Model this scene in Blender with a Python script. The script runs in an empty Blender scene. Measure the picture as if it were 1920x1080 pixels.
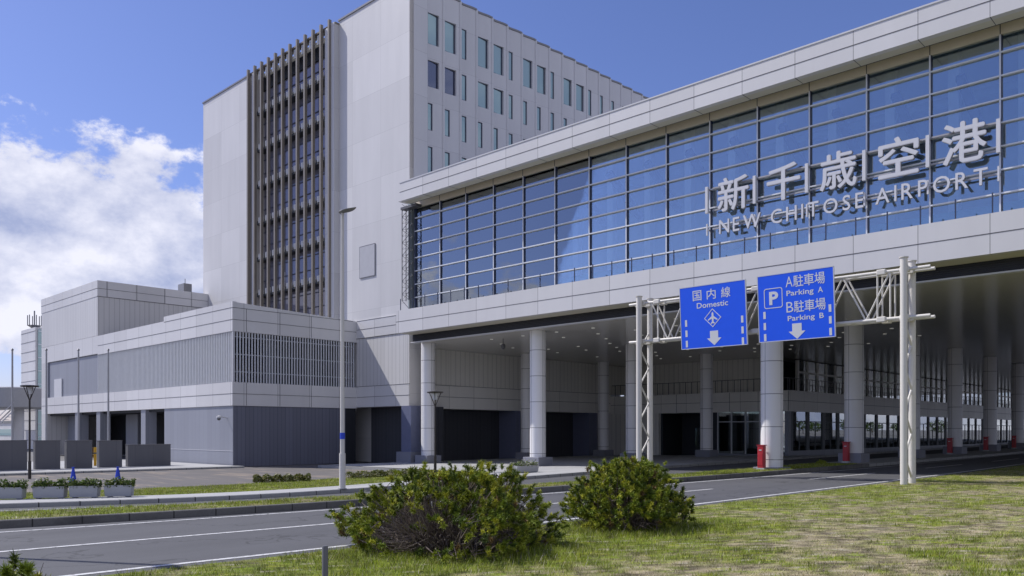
import bpy, bmesh, math, random
import numpy as np
from mathutils import Vector, Matrix

# ---------------------------------------------------------------- camera, sky, sun, exposure
# world axes: x runs along the terminal front, y runs along the road (away from the photographer), z up
sc = bpy.context.scene
C = sc.collection
EYE = 2.42
HEAD = math.atan2(1530.0, 1592.0)
cd = bpy.data.cameras.new("camera"); cam = bpy.data.objects.new("camera", cd); C.objects.link(cam)
cam.location = (0, 0, EYE); cam.rotation_euler = (math.radians(90), 0, HEAD)
cd.sensor_width = 36; cd.lens = 36 * 1530 / 1920.0; cd.shift_y = (809 - 540) / 1920.0
cd.clip_start = .1; cd.clip_end = 4000
sc.camera = cam

SUN_DIR = Vector((1.0, 0.45, -1.23)).normalized()
EXPOSURE = 0.14
sc.view_settings.view_transform = 'Standard'; sc.view_settings.look = 'None'
sc.view_settings.exposure = EXPOSURE; sc.view_settings.gamma = 1; sc.view_settings.use_curve_mapping = False
SKY = 0.10
elev = math.asin(-SUN_DIR.z); azim = math.atan2(-SUN_DIR.x, -SUN_DIR.y)

def build_world():
    w = bpy.data.worlds.new("World"); sc.world = w; w.use_nodes = True
    nt = w.node_tree; N = nt.nodes; L = nt.links
    for n in list(N): N.remove(n)
    def nd(t, **k):
        n = N.new(t)
        for a, b in k.items(): setattr(n, a, b)
        return n
    def mth(op, a, b=None, c=None, clamp=False):
        n = nd('ShaderNodeMath', operation=op, use_clamp=clamp)
        for i, v in enumerate((a, b, c)):
            if v is None: continue
            if isinstance(v, (int, float)): n.inputs[i].default_value = v
            else: L.new(v, n.inputs[i])
        return n.outputs[0]
    sky = nd('ShaderNodeTexSky', sky_type='NISHITA', sun_disc=False)
    sky.sun_elevation = elev; sky.sun_rotation = azim % (2 * math.pi)
    sky.altitude = 0; sky.air_density = 1.0; sky.dust_density = 0.6; sky.ozone_density = 3.0
    tint = nd('ShaderNodeMix', data_type='RGBA', blend_type='MULTIPLY'); tint.inputs[0].default_value = 1
    L.new(sky.outputs[0], tint.inputs[6]); tint.inputs[7].default_value = (0.89 * SKY, 0.87 * SKY, 1.22 * SKY, 1)
    tc = nd('ShaderNodeTexCoord')
    sep = nd('ShaderNodeSeparateXYZ'); L.new(tc.outputs['Generated'], sep.inputs[0])
    z = sep.outputs[2]
    def noise(off, scale, detail, rough):
        mp = nd('ShaderNodeMapping'); mp.inputs['Location'].default_value = off; mp.inputs['Scale'].default_value = (1, 1, 1.5)
        L.new(tc.outputs['Generated'], mp.inputs[0])
        n = nd('ShaderNodeTexNoise'); n.inputs['Scale'].default_value = scale; n.inputs['Detail'].default_value = detail
        n.inputs['Roughness'].default_value = rough; L.new(mp.outputs[0], n.inputs['Vector']); return n.outputs[0]
    O = (4.4, 4.4, 4.4)
    n1 = noise(O, 5.6, 12, .63)
    d = SUN_DIR * -0.035
    n2 = noise((O[0] + d.x, O[1] + d.y, O[2] + d.z * 1.5), 5.6, 6, .57)
    # cumulus bank low over the horizon, thinning towards the ground
    back = mth('MULTIPLY', mth('MINIMUM', mth('ADD', sep.outputs[1], .15), 0.0), .24)
    top = mth('MULTIPLY', mth('SUBTRACT', mth('ADD', 0.300, back), z), 4.2)
    low = mth('MULTIPLY', mth('SUBTRACT', 0.15, z), -6.0)
    bias = mth('MINIMUM', mth('MINIMUM', top, mth('ADD', low, .26)), .44)
    # broken high cloud added out of view on the right, to fill the shaded sides
    hi = mth('MINIMUM', mth('MINIMUM', mth('MULTIPLY', mth('SUBTRACT', sep.outputs[0], .10), 1.3), mth('MULTIPLY', mth('SUBTRACT', .70, z), 2.2)), .60)
    bias = mth('MAXIMUM', bias, hi)
    dens = mth('ADD', mth('MULTIPLY', mth('SUBTRACT', n1, .5), 2.0), bias)
    mask = mth('MULTIPLY', dens, 6.5, clamp=True)
    smr = nd('ShaderNodeMapRange', interpolation_type='SMOOTHSTEP'); L.new(mask, smr.inputs[0]); mask = smr.outputs[0]
    lit = mth('ADD', mth('MULTIPLY', mth('SUBTRACT', n1, n2), 4.5), mth("SUBTRACT", .70, mth("MULTIPLY", dens, .75)), clamp=True)
    cr = nd('ShaderNodeMix', data_type='RGBA'); L.new(lit, cr.inputs[0])
    cr.inputs[6].default_value = (.36, .41, .61, 1); cr.inputs[7].default_value = (.86, .86, .95, 1)
    fin = nd('ShaderNodeMix', data_type='RGBA'); L.new(mth('MULTIPLY', mask, .93), fin.inputs[0])
    L.new(tint.outputs[2], fin.inputs[6]); L.new(cr.outputs[2], fin.inputs[7])
    bg = nd('ShaderNodeBackground'); bg.inputs[1].default_value = 1.0; L.new(fin.outputs[2], bg.inputs[0])
    out = nd('ShaderNodeOutputWorld'); L.new(bg.outputs[0], out.inputs[0])
build_world()
sc.cycles.diffuse_bounces = 6; sc.cycles.max_bounces = 14; sc.cycles.transparent_max_bounces = 16

sd = bpy.data.lights.new("sun", 'SUN'); sd.energy = 4.1; sd.angle = math.radians(.5); sd.color = (1, .965, .92)
so = bpy.data.objects.new("sun", sd); C.objects.link(so); so.rotation_euler = SUN_DIR.to_track_quat('-Z', 'Y').to_euler(); so.location = (-60, -30, 80)

# ---------------------------------------------------------------- helpers
rnd = random.Random(7)
def gz(u, v):
    p = .531 + .01857 * u + .0055 * v
    return .5 * (p + math.sqrt(p * p + .01))

class MB:
    def __init__(s): s.v = []; s.f = []; s.m = []
    def add(s, vs, fs, mi=0):
        b = len(s.v); s.v += [tuple(p) for p in vs]; s.f += [tuple(i + b for i in f) for f in fs]; s.m += [mi] * len(fs); return s
    def box(s, x0, x1, y0, y1, z0, z1, mi=0):
        return s.add([(x0,y0,z0),(x1,y0,z0),(x1,y1,z0),(x0,y1,z0),(x0,y0,z1),(x1,y0,z1),(x1,y1,z1),(x0,y1,z1)],
                     [(0,3,2,1),(4,5,6,7),(0,1,5,4),(1,2,6,5),(2,3,7,6),(3,0,4,7)], mi)
    def tube(s, p0, p1, r0, r1=None, n=8, mi=0, caps=True):
        r1 = r0 if r1 is None else r1
        p0 = Vector(p0); p1 = Vector(p1); d = (p1 - p0)
        if d.length < 1e-6: return s
        d.normalize(); a = d.orthogonal().normalized(); b = d.cross(a)
        vs = []
        for p, r in ((p0, r0), (p1, r1)):
            for i in range(n):
                t = 2 * math.pi * i / n; vs.append(p + a * (math.cos(t) * r) + b * (math.sin(t) * r))
        fs = [(i, (i + 1) % n, n + (i + 1) % n, n + i) for i in range(n)]
        if caps: fs += [tuple(range(n))[::-1], tuple(range(n, 2 * n))]
        return s.add(vs, fs, mi)
    def lathe(s, prof, cx=0, cy=0, n=32, mi=0):
        vs = []; fs = []
        for r, z in prof:
            for i in range(n):
                t = 2 * math.pi * i / n; vs.append((cx + r * math.cos(t), cy + r * math.sin(t), z))
        for k in range(len(prof) - 1):
            for i in range(n):
                j = (i + 1) % n; fs.append((k*n+i, k*n+j, (k+1)*n+j, (k+1)*n+i))
        fs += [tuple(range(n))[::-1], tuple(range((len(prof)-1)*n, len(prof)*n))]
        return s.add(vs, fs, mi)
    def prism(s, poly, y0, y1, mi=0):          # polygon in (x, z), thickness along y
        n = len(poly); vs = [(x, y0, z) for x, z in poly] + [(x, y1, z) for x, z in poly]
        fs = [tuple(range(n)), tuple(range(n, 2*n))[::-1]] + [(i, n+i, n+(i+1)%n, (i+1)%n) for i in range(n)]
        return s.add(vs, fs, mi)
    def build(s, name, mats, parent=None, loc=None, smooth=False, bevel=0):
        me = bpy.data.meshes.new(name); me.from_pydata(s.v, [], s.f); 
        mats = mats if isinstance(mats, (list, tuple)) else [mats]
        for m in mats: me.materials.append(m)
        if len(mats) > 1: me.polygons.foreach_set('material_index', s.m)
        if smooth:
            me.polygons.foreach_set('use_smooth', [True] * len(me.polygons))
            try: me.set_sharp_from_angle(angle=math.radians(40))
            except Exception: pass
        me.update()
        o = bpy.data.objects.new(name, me); C.objects.link(o)
        if loc: o.location = loc
        if parent is not None: o.parent = parent
        if bevel:
            b = o.modifiers.new('bevel', 'BEVEL'); b.width = bevel; b.segments = 2; b.limit_method = 'ANGLE'
        return o

def tag(o, label=None, cat=None, group=None, kind=None):
    if label: o['label'] = label
    if cat: o['category'] = cat
    if group: o['group'] = group
    if kind: o['kind'] = kind
    return o
def thing(name, label, cat, loc=(0,0,0), rz=0, group=None):
    o = bpy.data.objects.new(name, None); C.objects.link(o); o.location = loc; o.rotation_euler = (0, 0, rz)
    o.empty_display_size = .3
    return tag(o, label, cat, group)
def copy_tree(o, parent=None):
    c = o.copy(); C.objects.link(c)
    if parent is not None: c.parent = parent
    for ch in list(o.children): copy_tree(ch, c)
    return c
def rot_pts(mb, ang, loc=(0,0,0)):
    ca, sa = math.cos(ang), math.sin(ang)
    mb.v = [(x*ca - y*sa + loc[0], x*sa + y*ca + loc[1], z + loc[2]) for x, y, z in mb.v]; return mb

# ---------------------------------------------------------------- materials
MATS = {}
def new_mat(name):
    m = bpy.data.materials.new(name); m.use_nodes = True; nt = m.node_tree
    return m, nt, nt.nodes['Principled BSDF']
class NT:
    def __init__(s, nt): s.nt = nt
    def n(s, t, **k):
        x = s.nt.nodes.new(t)
        for a, b in k.items(): setattr(x, a, b)
        return x
    def m(s, op, a, b=None, c=None, clamp=False):
        x = s.n('ShaderNodeMath', operation=op, use_clamp=clamp)
        for i, v in enumerate((a, b, c)):
            if v is None: continue
            if isinstance(v, (int, float)): x.inputs[i].default_value = v
            else: s.nt.links.new(v, x.inputs[i])
        return x.outputs[0]
    def mix(s, f, a, b, blend='MIX'):
        x = s.n('ShaderNodeMix', data_type='RGBA', blend_type=blend)
        for i, v in ((0, f), (6, a), (7, b)):
            if isinstance(v, (int, float)): x.inputs[i].default_value = v
            elif isinstance(v, (tuple, list)): x.inputs[i].default_value = (*v[:3], 1)
            else: s.nt.links.new(v, x.inputs[i])
        return x.outputs[2]
    def noise(s, vec, scale, detail=4, rough=.5, sc=(1,1,1)):
        mp = s.n('ShaderNodeMapping'); mp.inputs['Scale'].default_value = sc; s.nt.links.new(vec, mp.inputs[0])
        x = s.n('ShaderNodeTexNoise'); x.inputs['Scale'].default_value = scale; x.inputs['Detail'].default_value = detail
        x.inputs['Roughness'].default_value = rough; s.nt.links.new(mp.outputs[0], x.inputs['Vector']); return x.outputs[0]
    def pos(s): return s.n('ShaderNodeNewGeometry').outputs['Position']
    def link(s, a, b): s.nt.links.new(a, b)

def simple(name, col, rough=.5, metal=0, var=.08, scale=3.0, bump=0, spec=.5):
    m, nt, b = new_mat(name); q = NT(nt); p = q.pos()
    f = q.m('MULTIPLY', q.m('SUBTRACT', q.noise(p, scale, 5), .5), 2 * var)
    g = q.m('ADD', f, 1.0)
    q.link(q.mix(1.0, col, q_vec(q, g), 'MULTIPLY'), b.inputs['Base Color'])
    b.inputs['Roughness'].default_value = rough; b.inputs['Metallic'].default_value = metal
    b.inputs['Specular IOR Level'].default_value = spec
    if bump:
        bp = q.n('ShaderNodeBump'); bp.inputs['Strength'].default_value = bump; bp.inputs['Distance'].default_value = .02
        q.link(q.noise(p, scale * 12, 3), bp.inputs['Height']); q.link(bp.outputs[0], b.inputs['Normal'])
    MATS[name] = m; return m
def q_vec(q, f):
    c = q.n('ShaderNodeCombineColor')
    for i in range(3): q.link(f, c.inputs[i])
    return c.outputs[0]

def panel(name, col, pw=None, ho=0, ph=None, zo=0, lw=.03, dark=.45, var=.05, rough=.45, spec=.4, rib=None, streak=.06, vfade=None):
    """cladding: panel joints as thin recessed dark lines laid out in metres, slight panel-to-panel tone, rain streaks"""
    m, nt, b = new_mat(name); q = NT(nt)
    g = q.n('ShaderNodeNewGeometry'); sp = q.n('ShaderNodeSeparateXYZ'); q.link(g.outputs['Position'], sp.inputs[0])
    sn = q.n('ShaderNodeSeparateXYZ'); q.link(g.outputs['True Normal'], sn.inputs[0])
    isx = q.m('GREATER_THAN', q.m('ABSOLUTE', sn.outputs[0]), .6)
    h = q.m('ADD', q.m('MULTIPLY', sp.outputs[1], isx), q.m('MULTIPLY', sp.outputs[0], q.m('SUBTRACT', 1.0, isx)))
    z = sp.outputs[2]
    def line(c, off, p, w):
        t = q.m('DIVIDE', q.m('SUBTRACT', c, off), p)
        fr = q.m('SUBTRACT', q.m('FRACT', q.m('ADD', t, .5)), .5)
        return q.m('LESS_THAN', q.m('MULTIPLY', q.m('ABSOLUTE', fr), p), w / 2), q.m('FLOOR', t)
    mask = None; ids = None
    ph_id = pw_id = None
    if pw: mask, pw_id = line(h, ho, pw, lw)
    if ph:
        k, ph_id = line(z, zo, ph, lw); mask = k if mask is None else q.m('MAXIMUM', mask, k)
    base = col
    vec = q.n('ShaderNodeCombineXYZ')
    if pw_id is not None: q.link(pw_id, vec.inputs[0])
    if ph_id is not None: q.link(ph_id, vec.inputs[1])
    wn = q.n('ShaderNodeTexWhiteNoise', noise_dimensions='3D'); q.link(vec.outputs[0], wn.inputs['Vector'])
    tone = q.m('ADD', q.m('MULTIPLY', q.m('SUBTRACT', wn.outputs['Value'], .5), 2 * var), 1.0)
    st = q.noise(g.outputs['Position'], 1.2, 6, .6, (1, 1, .12))
    big = q.noise(g.outputs['Position'], .15, 4, .55)
    tone = q.m('MULTIPLY', tone, q.m('ADD', q.m('MULTIPLY', q.m('SUBTRACT', st, .5), 2 * streak), 1.0))
    tone = q.m('MULTIPLY', tone, q.m('ADD', q.m('MULTIPLY', q.m('SUBTRACT', big, .5), .12), 1.0))
    c = q.mix(1.0, col, q_vec(q, tone), 'MULTIPLY')
    if rib:
        rm, _ = line(h, .1, rib, rib * .16)
        c = q.mix(q.m('MULTIPLY', rm, .35), c, tuple(x * .45 for x in col))
    if mask is not None: c = q.mix(mask, c, tuple(x * dark for x in col))
    q.link(c, b.inputs['Base Color']); b.inputs['Roughness'].default_value = rough; b.inputs['Specular IOR Level'].default_value = spec
    MATS[name] = m; return m

W = (.63, .62, .62)
panel('white_band', W, 2.567, -41.75 - 2.567 * 30, None, 0, .03, .4)
panel('white_fascia', W, 2.567, -41.75 - 2.567 * 30, None, 0, .03, .4)
panel('podium_band', W, 2.6, 27.85 - 2.6 * 60, None, 0, .03, .4)
panel('white_rib', (.60, .59, .585), 2.6, .3, None, 0, .02, .6, rib=.45)
panel('tower_tile', (.62, .61, .608), 3.6, -45.9, 3.27, 1.9, .025, .80, var=.055, streak=.09)
panel('tower_side', (.63, .625, .635), 1.71, 38.6, 3.2, 1.1, .03, .8, var=.03)
panel('garage_dark', (.060, .062, .072), 1.3, .2, None, 0, .03, .5, rib=.43, rough=.5)
panel('navy_clad', (.145, .152, .195), .62, .1, None, 0, .03, .6, rib=.31, rough=.5)
panel('grey_clad', (.26, .272, .315), .62, .1, None, 0, .02, .8, rough=.45)
panel('wall_block', (.125, .125, .135), 1.2, .1, None, 0, .02, .7, rough=.7, streak=.15)
panel('inner_wall', (.78, .76, .70), 2.6, .3, None, 0, .02, .6, rib=.5)
panel('inner_band', (.80, .78, .73), 2.6, .3, None, 0, .03, .45)
simple('hatch_paint', (.44, .44, .465), .5)
simple('joint', (.10, .10, .11), .7)
simple('soffit', (.60, .57, .47), .5, var=.05)
simple('tan_bounce', (.70, .63, .50), .5, var=.05)  # tan of light bounced under the eaves, put into the base colour
simple('black_gap', (.012, .012, .014), .6)
simple('louvre_black', (.022, .023, .03), .5)
simple('ceiling', (.66, .64, .60), .14, var=.05)
simple('lamp_disc', (.75, .75, .7), .3)
MATS['lamp_disc'].node_tree.nodes['Principled BSDF'].inputs['Emission Color'].default_value = (1, .96, .88, 1); MATS['lamp_disc'].node_tree.nodes['Principled BSDF'].inputs['Emission Strength'].default_value = .12
simple('bronze_fin', (.22, .195, .165), .45, var=.12)
simple('white_metal', (.58, .58, .60), .4)
simple('mullion', (.74, .76, .80), .35)
simple('mullion_dark', (.035, .045, .09), .4)
simple('louvre_white', (.60, .615, .65), .4)
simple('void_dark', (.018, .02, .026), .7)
simple('interior_wall', (.33, .39, .41), .7)
simple('interior_floor', (.58, .60, .60), .5)
simple('spandrel_teal', (.13, .30, .33), .4, var=.15, scale=.6)
simple('hall_white', (.80, .83, .84), .6)
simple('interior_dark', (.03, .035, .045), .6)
simple('interior_mid', (.14, .15, .16), .6)
simple('steel_grey', (.22, .22, .23), .4, metal=.4)
simple('lattice', (.10, .10, .11), .5)
simple('pole_cream', (.66, .63, .575), .42, var=.05)
simple('pole_grey', (.36, .36, .37), .4)
simple('pole_black', (.028, .022, .020), .4)
simple('cone_blue', (.015, .06, .55), .45)
simple('planter_grey', (.34, .35, .37), .8, bump=.3)
simple('planter_pale', (.42, .42, .42), .8, bump=.3)
simple('soil', (.05, .04, .03), .9)
simple('yellow', (.62, .36, .02), .5)
simple('red_box', (.42, .02, .03), .4, var=.1)
simple('plinth', (.22, .225, .26), .7, bump=.2)
simple('pier_navy', (.15, .165, .25), .35, var=.12)
simple('letter_face', (.62, .62, .65), .35, var=.03)
simple('letter_side', (.34, .34, .37), .5)  # letter grey darkened: shade on the letter sides is put into the colour
simple('sign_white', (.66, .67, .70), .5, var=.03)
simple('sign_blue', (.006, .10, .85), .35, var=.05)
simple('sign_frame', (.55, .57, .62), .4)
simple('grey_back', (.25, .25, .26), .5)
simple('roof_grey', (.22, .22, .22), .8)
simple('camera_shell', (.5, .5, .5), .3)
simple('post_grey', (.13, .13, .14), .5)

def column_mat():
    m, nt, b = new_mat('column_panel'); q = NT(nt)
    tc = q.n('ShaderNodeTexCoord'); sp = q.n('ShaderNodeSeparateXYZ'); q.link(tc.outputs['Object'], sp.inputs[0])
    g = q.n('ShaderNodeNewGeometry'); gp = q.n('ShaderNodeSeparateXYZ'); q.link(g.outputs['Position'], gp.inputs[0])
    def line(c, off, p, w):
        t = q.m('DIVIDE', q.m('SUBTRACT', c, off), p)
        fr = q.m('SUBTRACT', q.m('FRACT', q.m('ADD', t, .5)), .5)
        return q.m('LESS_THAN', q.m('MULTIPLY', q.m('ABSOLUTE', fr), p), w / 2)
    ring = line(gp.outputs[2], 1.05, 1.6, .03)
    ang = q.m('ARCTAN2', sp.outputs[1], sp.outputs[0])
    seam = line(ang, math.radians(-100), math.pi / 2, .05)
    mask = q.m('MAXIMUM', ring, seam)
    f = q.m('ADD', q.m('MULTIPLY', q.m('SUBTRACT', q.noise(g.outputs['Position'], .8, 5, .6, (1, 1, .2)), .5), .16), 1.0)
    c = q.mix(1.0, (.78, .77, .77), q_vec(q, f), 'MULTIPLY')
    q.link(q.mix(mask, c, (.12, .12, .13)), b.inputs['Base Color']); b.inputs['Roughness'].default_value = .35
    MATS['column_panel'] = m
column_mat()

def glass(name, refl, trans, fac, rough=0.0):
    m = bpy.data.materials.new(name); m.use_nodes = True; nt = m.node_tree; q = NT(nt)
    for n in list(nt.nodes): nt.nodes.remove(n)
    gl = q.n('ShaderNodeBsdfGlossy'); gl.inputs['Color'].default_value = (*refl, 1); gl.inputs['Roughness'].default_value = rough
    tr = q.n('ShaderNodeBsdfTransparent'); tr.inputs['Color'].default_value = (*trans, 1)
    fr = q.n('ShaderNodeFresnel'); fr.inputs['IOR'].default_value = 1.5
    k = q.m('ADD', q.m('MULTIPLY', fr.outputs[0], 1.0), fac, clamp=True)
    # each pane sits a hair out of true, so reflections break up slightly
    nz = q.noise(q.pos(), .5, 2, .4); bp = q.n('ShaderNodeBump'); bp.inputs['Strength'].default_value = .04; bp.inputs['Distance'].default_value = .05
    q.link(nz, bp.inputs['Height']); q.link(bp.outputs[0], gl.inputs['Normal'])
    mx = q.n('ShaderNodeMixShader'); q.link(k, mx.inputs[0]); q.link(tr.outputs[0], mx.inputs[1]); q.link(gl.outputs[0], mx.inputs[2])
    o = q.n('ShaderNodeOutputMaterial'); q.link(mx.outputs[0], o.inputs[0]); MATS[name] = m
glass('curtain_glass', (.82, .88, .94), (.90, .97, .98), .26)
glass('hall_glass', (.85, .9, .92), (.55, .65, .65), .32)
def dark_glass(name, base, refl, fac):
    m = bpy.data.materials.new(name); m.use_nodes = True; nt = m.node_tree; q = NT(nt)
    for n in list(nt.nodes): nt.nodes.remove(n)
    gl = q.n('ShaderNodeBsdfGlossy'); gl.inputs['Color'].default_value = (*refl, 1); gl.inputs['Roughness'].default_value = .02
    df = q.n('ShaderNodeBsdfDiffuse'); df.inputs['Color'].default_value = (*base, 1)
    mx = q.n('ShaderNodeMixShader'); mx.inputs[0].default_value = fac
    q.link(df.outputs[0], mx.inputs[1]); q.link(gl.outputs[0], mx.inputs[2])
    o = q.n('ShaderNodeOutputMaterial'); q.link(mx.outputs[0], o.inputs[0]); MATS[name] = m
dark_glass('window_teal', (.30, .40, .42), (.55, .75, .78), .25)
dark_glass('window_blue', (.03, .035, .06), (.5, .55, .7), .30)
dark_glass('bay_glass', (.17, .17, .22), (.6, .6, .7), .16)

def asphalt(name, col, patch, scale=.35, grain=60, streak=None, crack=False, joint=0):
    m, nt, b = new_mat(name); q = NT(nt); p = q.pos()
    a = q.noise(p, scale, 6, .6); g = q.noise(p, grain, 2, .6)
    w = q.noise(p, .6, 5, .6, (2.2, .10, 1))       # wheel tracks run with the road
    t = q.m('ADD', q.m('ADD', q.m('MULTIPLY', q.m('SUBTRACT', a, .5), .35), q.m('MULTIPLY', q.m('SUBTRACT', g, .5), .55)), q.m('ADD', 1.0, q.m('MULTIPLY', q.m('SUBTRACT', w, .5), .5)))
    c = q.mix(1.0, col, q_vec(q, t), 'MULTIPLY')
    if patch:
        s = q.noise(p, .5, 6, .65, streak or (1, 1, 1)); s2 = q.m('MULTIPLY', q.m('SUBTRACT', s, .52), 6, clamp=True)
        c = q.mix(q.m('MULTIPLY', s2, .75), c, patch)
    if crack:                                     # hairline cracks and old dark sealant
        r1 = q.m('LESS_THAN', q.m('ABSOLUTE', q.m('SUBTRACT', q.noise(p, .22, 5, .55), .5)), .0045)
        c = q.mix(q.m('MULTIPLY', r1, .55), c, (.03, .03, .033))
        pt = q.m('MULTIPLY', q.m('SUBTRACT', q.noise(p, .12, 3, .5, (2.0, .35, 1)), .60), 14, clamp=True)
        c = q.mix(q.m('MULTIPLY', pt, .35), c, (.055, .055, .06))
    if joint:
        sp = q.n('ShaderNodeSeparateXYZ'); q.link(p, sp.inputs[0])
        c = q.mix(q.m('LESS_THAN', q.m('FRACT', q.m('DIVIDE', sp.outputs[1], joint)), .03), c, (.035, .033, .03))
    q.link(c, b.inputs['Base Color']); b.inputs['Roughness'].default_value = .85
    bp = q.n('ShaderNodeBump'); bp.inputs['Strength'].default_value = .35; bp.inputs['Distance'].default_value = .01
    q.link(g, bp.inputs['Height']); q.link(bp.outputs[0], b.inputs['Normal']); MATS[name] = m
asphalt('road', (.086, .087, .094), None, crack=True)
asphalt('inner_road', (.085, .086, .092), None)
asphalt('plaza', (.125, .116, .112), (.34, .27, .20), streak=(.35, 2.4, 1))
asphalt('sidewalk', (.38, .38, .38), None, .8, 40)
asphalt('kerb', (.14, .135, .125), (.07, .065, .06), 1.5, 30, joint=1.0)
asphalt('kerb_pale', (.30, .30, .29), None, 1.5, 30, joint=1.0)
asphalt('ground', (.16, .155, .15), None)
def paint_mat():
    m, nt, b = new_mat('road_paint'); q = NT(nt); p = q.pos()
    n = q.noise(p, 9, 6, .7); k = q.m('MULTIPLY', q.m('SUBTRACT', n, .36), 7, clamp=True)
    q.link(q.mix(k, (.22, .22, .22), (.62, .62, .62)), b.inputs['Base Color']); b.inputs['Roughness'].default_value = .7; MATS['road_paint'] = m
paint_mat()

# lawn colour field, shared by the soil sheet and the blades (sum of value noises in metres)
_rs = np.random.RandomState(5); _tab = _rs.rand(256, 256)
def vnoise(x, y):
    xi = np.floor(x).astype(int); yi = np.floor(y).astype(int); fx = x - xi; fy = y - yi
    fx = fx*fx*(3-2*fx); fy = fy*fy*(3-2*fy)
    g = lambda a, b: _tab[a & 255, b & 255]
    return (g(xi,yi)*(1-fx)+g(xi+1,yi)*fx)*(1-fy) + (g(xi,yi+1)*(1-fx)+g(xi+1,yi+1)*fx)*fy
def fbm(x, y, s, o=4):
    r = 0; a = .5; t = 0
    for _ in range(o): r = r + a*vnoise(x*s+17.3*_, y*s+9.1*_); t += a; a *= .55; s *= 2.1
    return r / t
def attr_mat(name, rough=.8, trans=0, spec=.3):
    m, nt, b = new_mat(name); q = NT(nt)
    at = q.n('ShaderNodeVertexColor'); at.layer_name = 'tint'; q.link(at.outputs[0], b.inputs['Base Color'])
    b.inputs['Roughness'].default_value = rough; b.inputs['Specular IOR Level'].default_value = spec
    if trans:
        t = q.n('ShaderNodeBsdfTranslucent'); q.link(at.outputs[0], t.inputs[0])
        mx = q.n('ShaderNodeMixShader'); mx.inputs[0].default_value = trans
        q.link(b.outputs[0], mx.inputs[1]); q.link(t.outputs[0], mx.inputs[2])
        q.link(mx.outputs[0], nt.nodes['Material Output'].inputs[0])
    MATS[name] = m
attr_mat('grass_blades', .7, .3); attr_mat('lawn_soil', .95); attr_mat('needles', .5, .06); attr_mat('leaves', .5, .25)
simple('twig', (.17, .135, .115), .8, var=.4, scale=6)

def np_mesh(name, V, F, mat, cols=None, parent=None):
    """V (n,3), F (m,k) uniform polygons, cols (n,3) per vertex"""
    me = bpy.data.meshes.new(name); n, k = F.shape
    me.vertices.add(len(V)); me.vertices.foreach_set('co', V.astype(np.float32).ravel())
    me.loops.add(n*k); me.loops.foreach_set('vertex_index', F.astype(np.int32).ravel())
    me.polygons.add(n); me.polygons.foreach_set('loop_start', np.arange(0, n*k, k, dtype=np.int32))
    me.polygons.foreach_set('loop_total', np.full(n, k, dtype=np.int32))
    me.update(calc_edges=True)
    if cols is not None:
        a = me.color_attributes.new('tint', 'FLOAT_COLOR', 'POINT')
        a.data.foreach_set('color', np.c_[cols, np.ones(len(cols))].astype(np.float32).ravel())
    me.materials.append(MATS[mat]); o = bpy.data.objects.new(name, me); C.objects.link(o)
    if parent is not None: o.parent = parent
    return o

# ---------------------------------------------------------------- ground, roads, kerbs
def interp(poly, v):
    for (a, x0), (b, x1) in zip(poly, poly[1:]):
        if v <= b: return x0 + (x1 - x0) * (v - a) / (b - a)
    return poly[-1][1]
def smooth_poly(poly):
    vs = [p[0] for p in poly]
    def f(v):
        s = 0; w = 0
        for d in (-2, -1, 0, 1, 2): s += interp(poly, min(max(v + d, vs[0]), vs[-1])); w += 1
        return s / w
    return f
def strip(name, fl, fr, v0, v1, dz, mat, nu=3, step=1.0, kind='structure', parent=None, side=0):
    n = max(2, int((v1 - v0) / step) + 1); vs = []; fs = []
    for i in range(n):
        v = v0 + (v1 - v0) * i / (n - 1); a, b = fl(v), fr(v)
        for j in range(nu + 1):
            u = a + (b - a) * j / nu; vs.append((u, v, gz(u, v) + dz))
    for i in range(n - 1):
        for j in range(nu):
            k = i*(nu+1)+j; fs.append((k, k+1, k+nu+2, k+nu+1))
    m = MB().add(vs, fs); o = m.build(name, MATS[mat], parent)
    if kind: o['kind'] = kind
    return o
def kerb(name, f, v0, v1, side, h, mat, w=.15, step=1.0):
    """raised kerb stone line: face on `side` (+1 = towards +x), top w wide"""
    n = max(2, int((v1 - v0) / step) + 1); vs = []; fs = []
    for i in range(n):
        v = v0 + (v1 - v0) * i / (n - 1); u = f(v); z = gz(u, v)
        vs += [(u, v, z - .05), (u, v, z + h - .02), (u - side*.02, v, z + h), (u - side*w, v, z + h), (u - side*w, v, z - .05)]
    for i in range(n - 1):
        for j in range(4):
            k = i*5+j; fs.append((k, k+1, k+6, k+5) if side < 0 else (k, k+5, k+6, k+1))
    fs += [(0,1,2,3,4), tuple((n-1)*5 + j for j in (4,3,2,1,0))]
    o = MB().add(vs, fs).build(name, MATS[mat]); o['kind'] = 'structure'; return o
K = lambda c: (lambda v: c)

def terrain():
    us = [-1500, -900, -500, -300, -200, -150] + list(np.arange(-120, 41, 8.0)) + [60, 90, 140, 250, 500, 900]
    vs_ = [-600, -300, -150, -80] + list(np.arange(-50, 161, 8.0)) + [200, 280, 400, 700, 1200, 1800]
    V = [(u, v, min(gz(u, v), 3) - .06) for v in vs_ for u in us]; n = len(us)
    F = [(j*n+i, j*n+i+1, (j+1)*n+i+1, (j+1)*n+i) for j in range(len(vs_)-1) for i in range(n-1)]
    o = MB().add(V, F).build('ground', MATS['ground']); o['kind'] = 'structure'
terrain()

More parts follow.
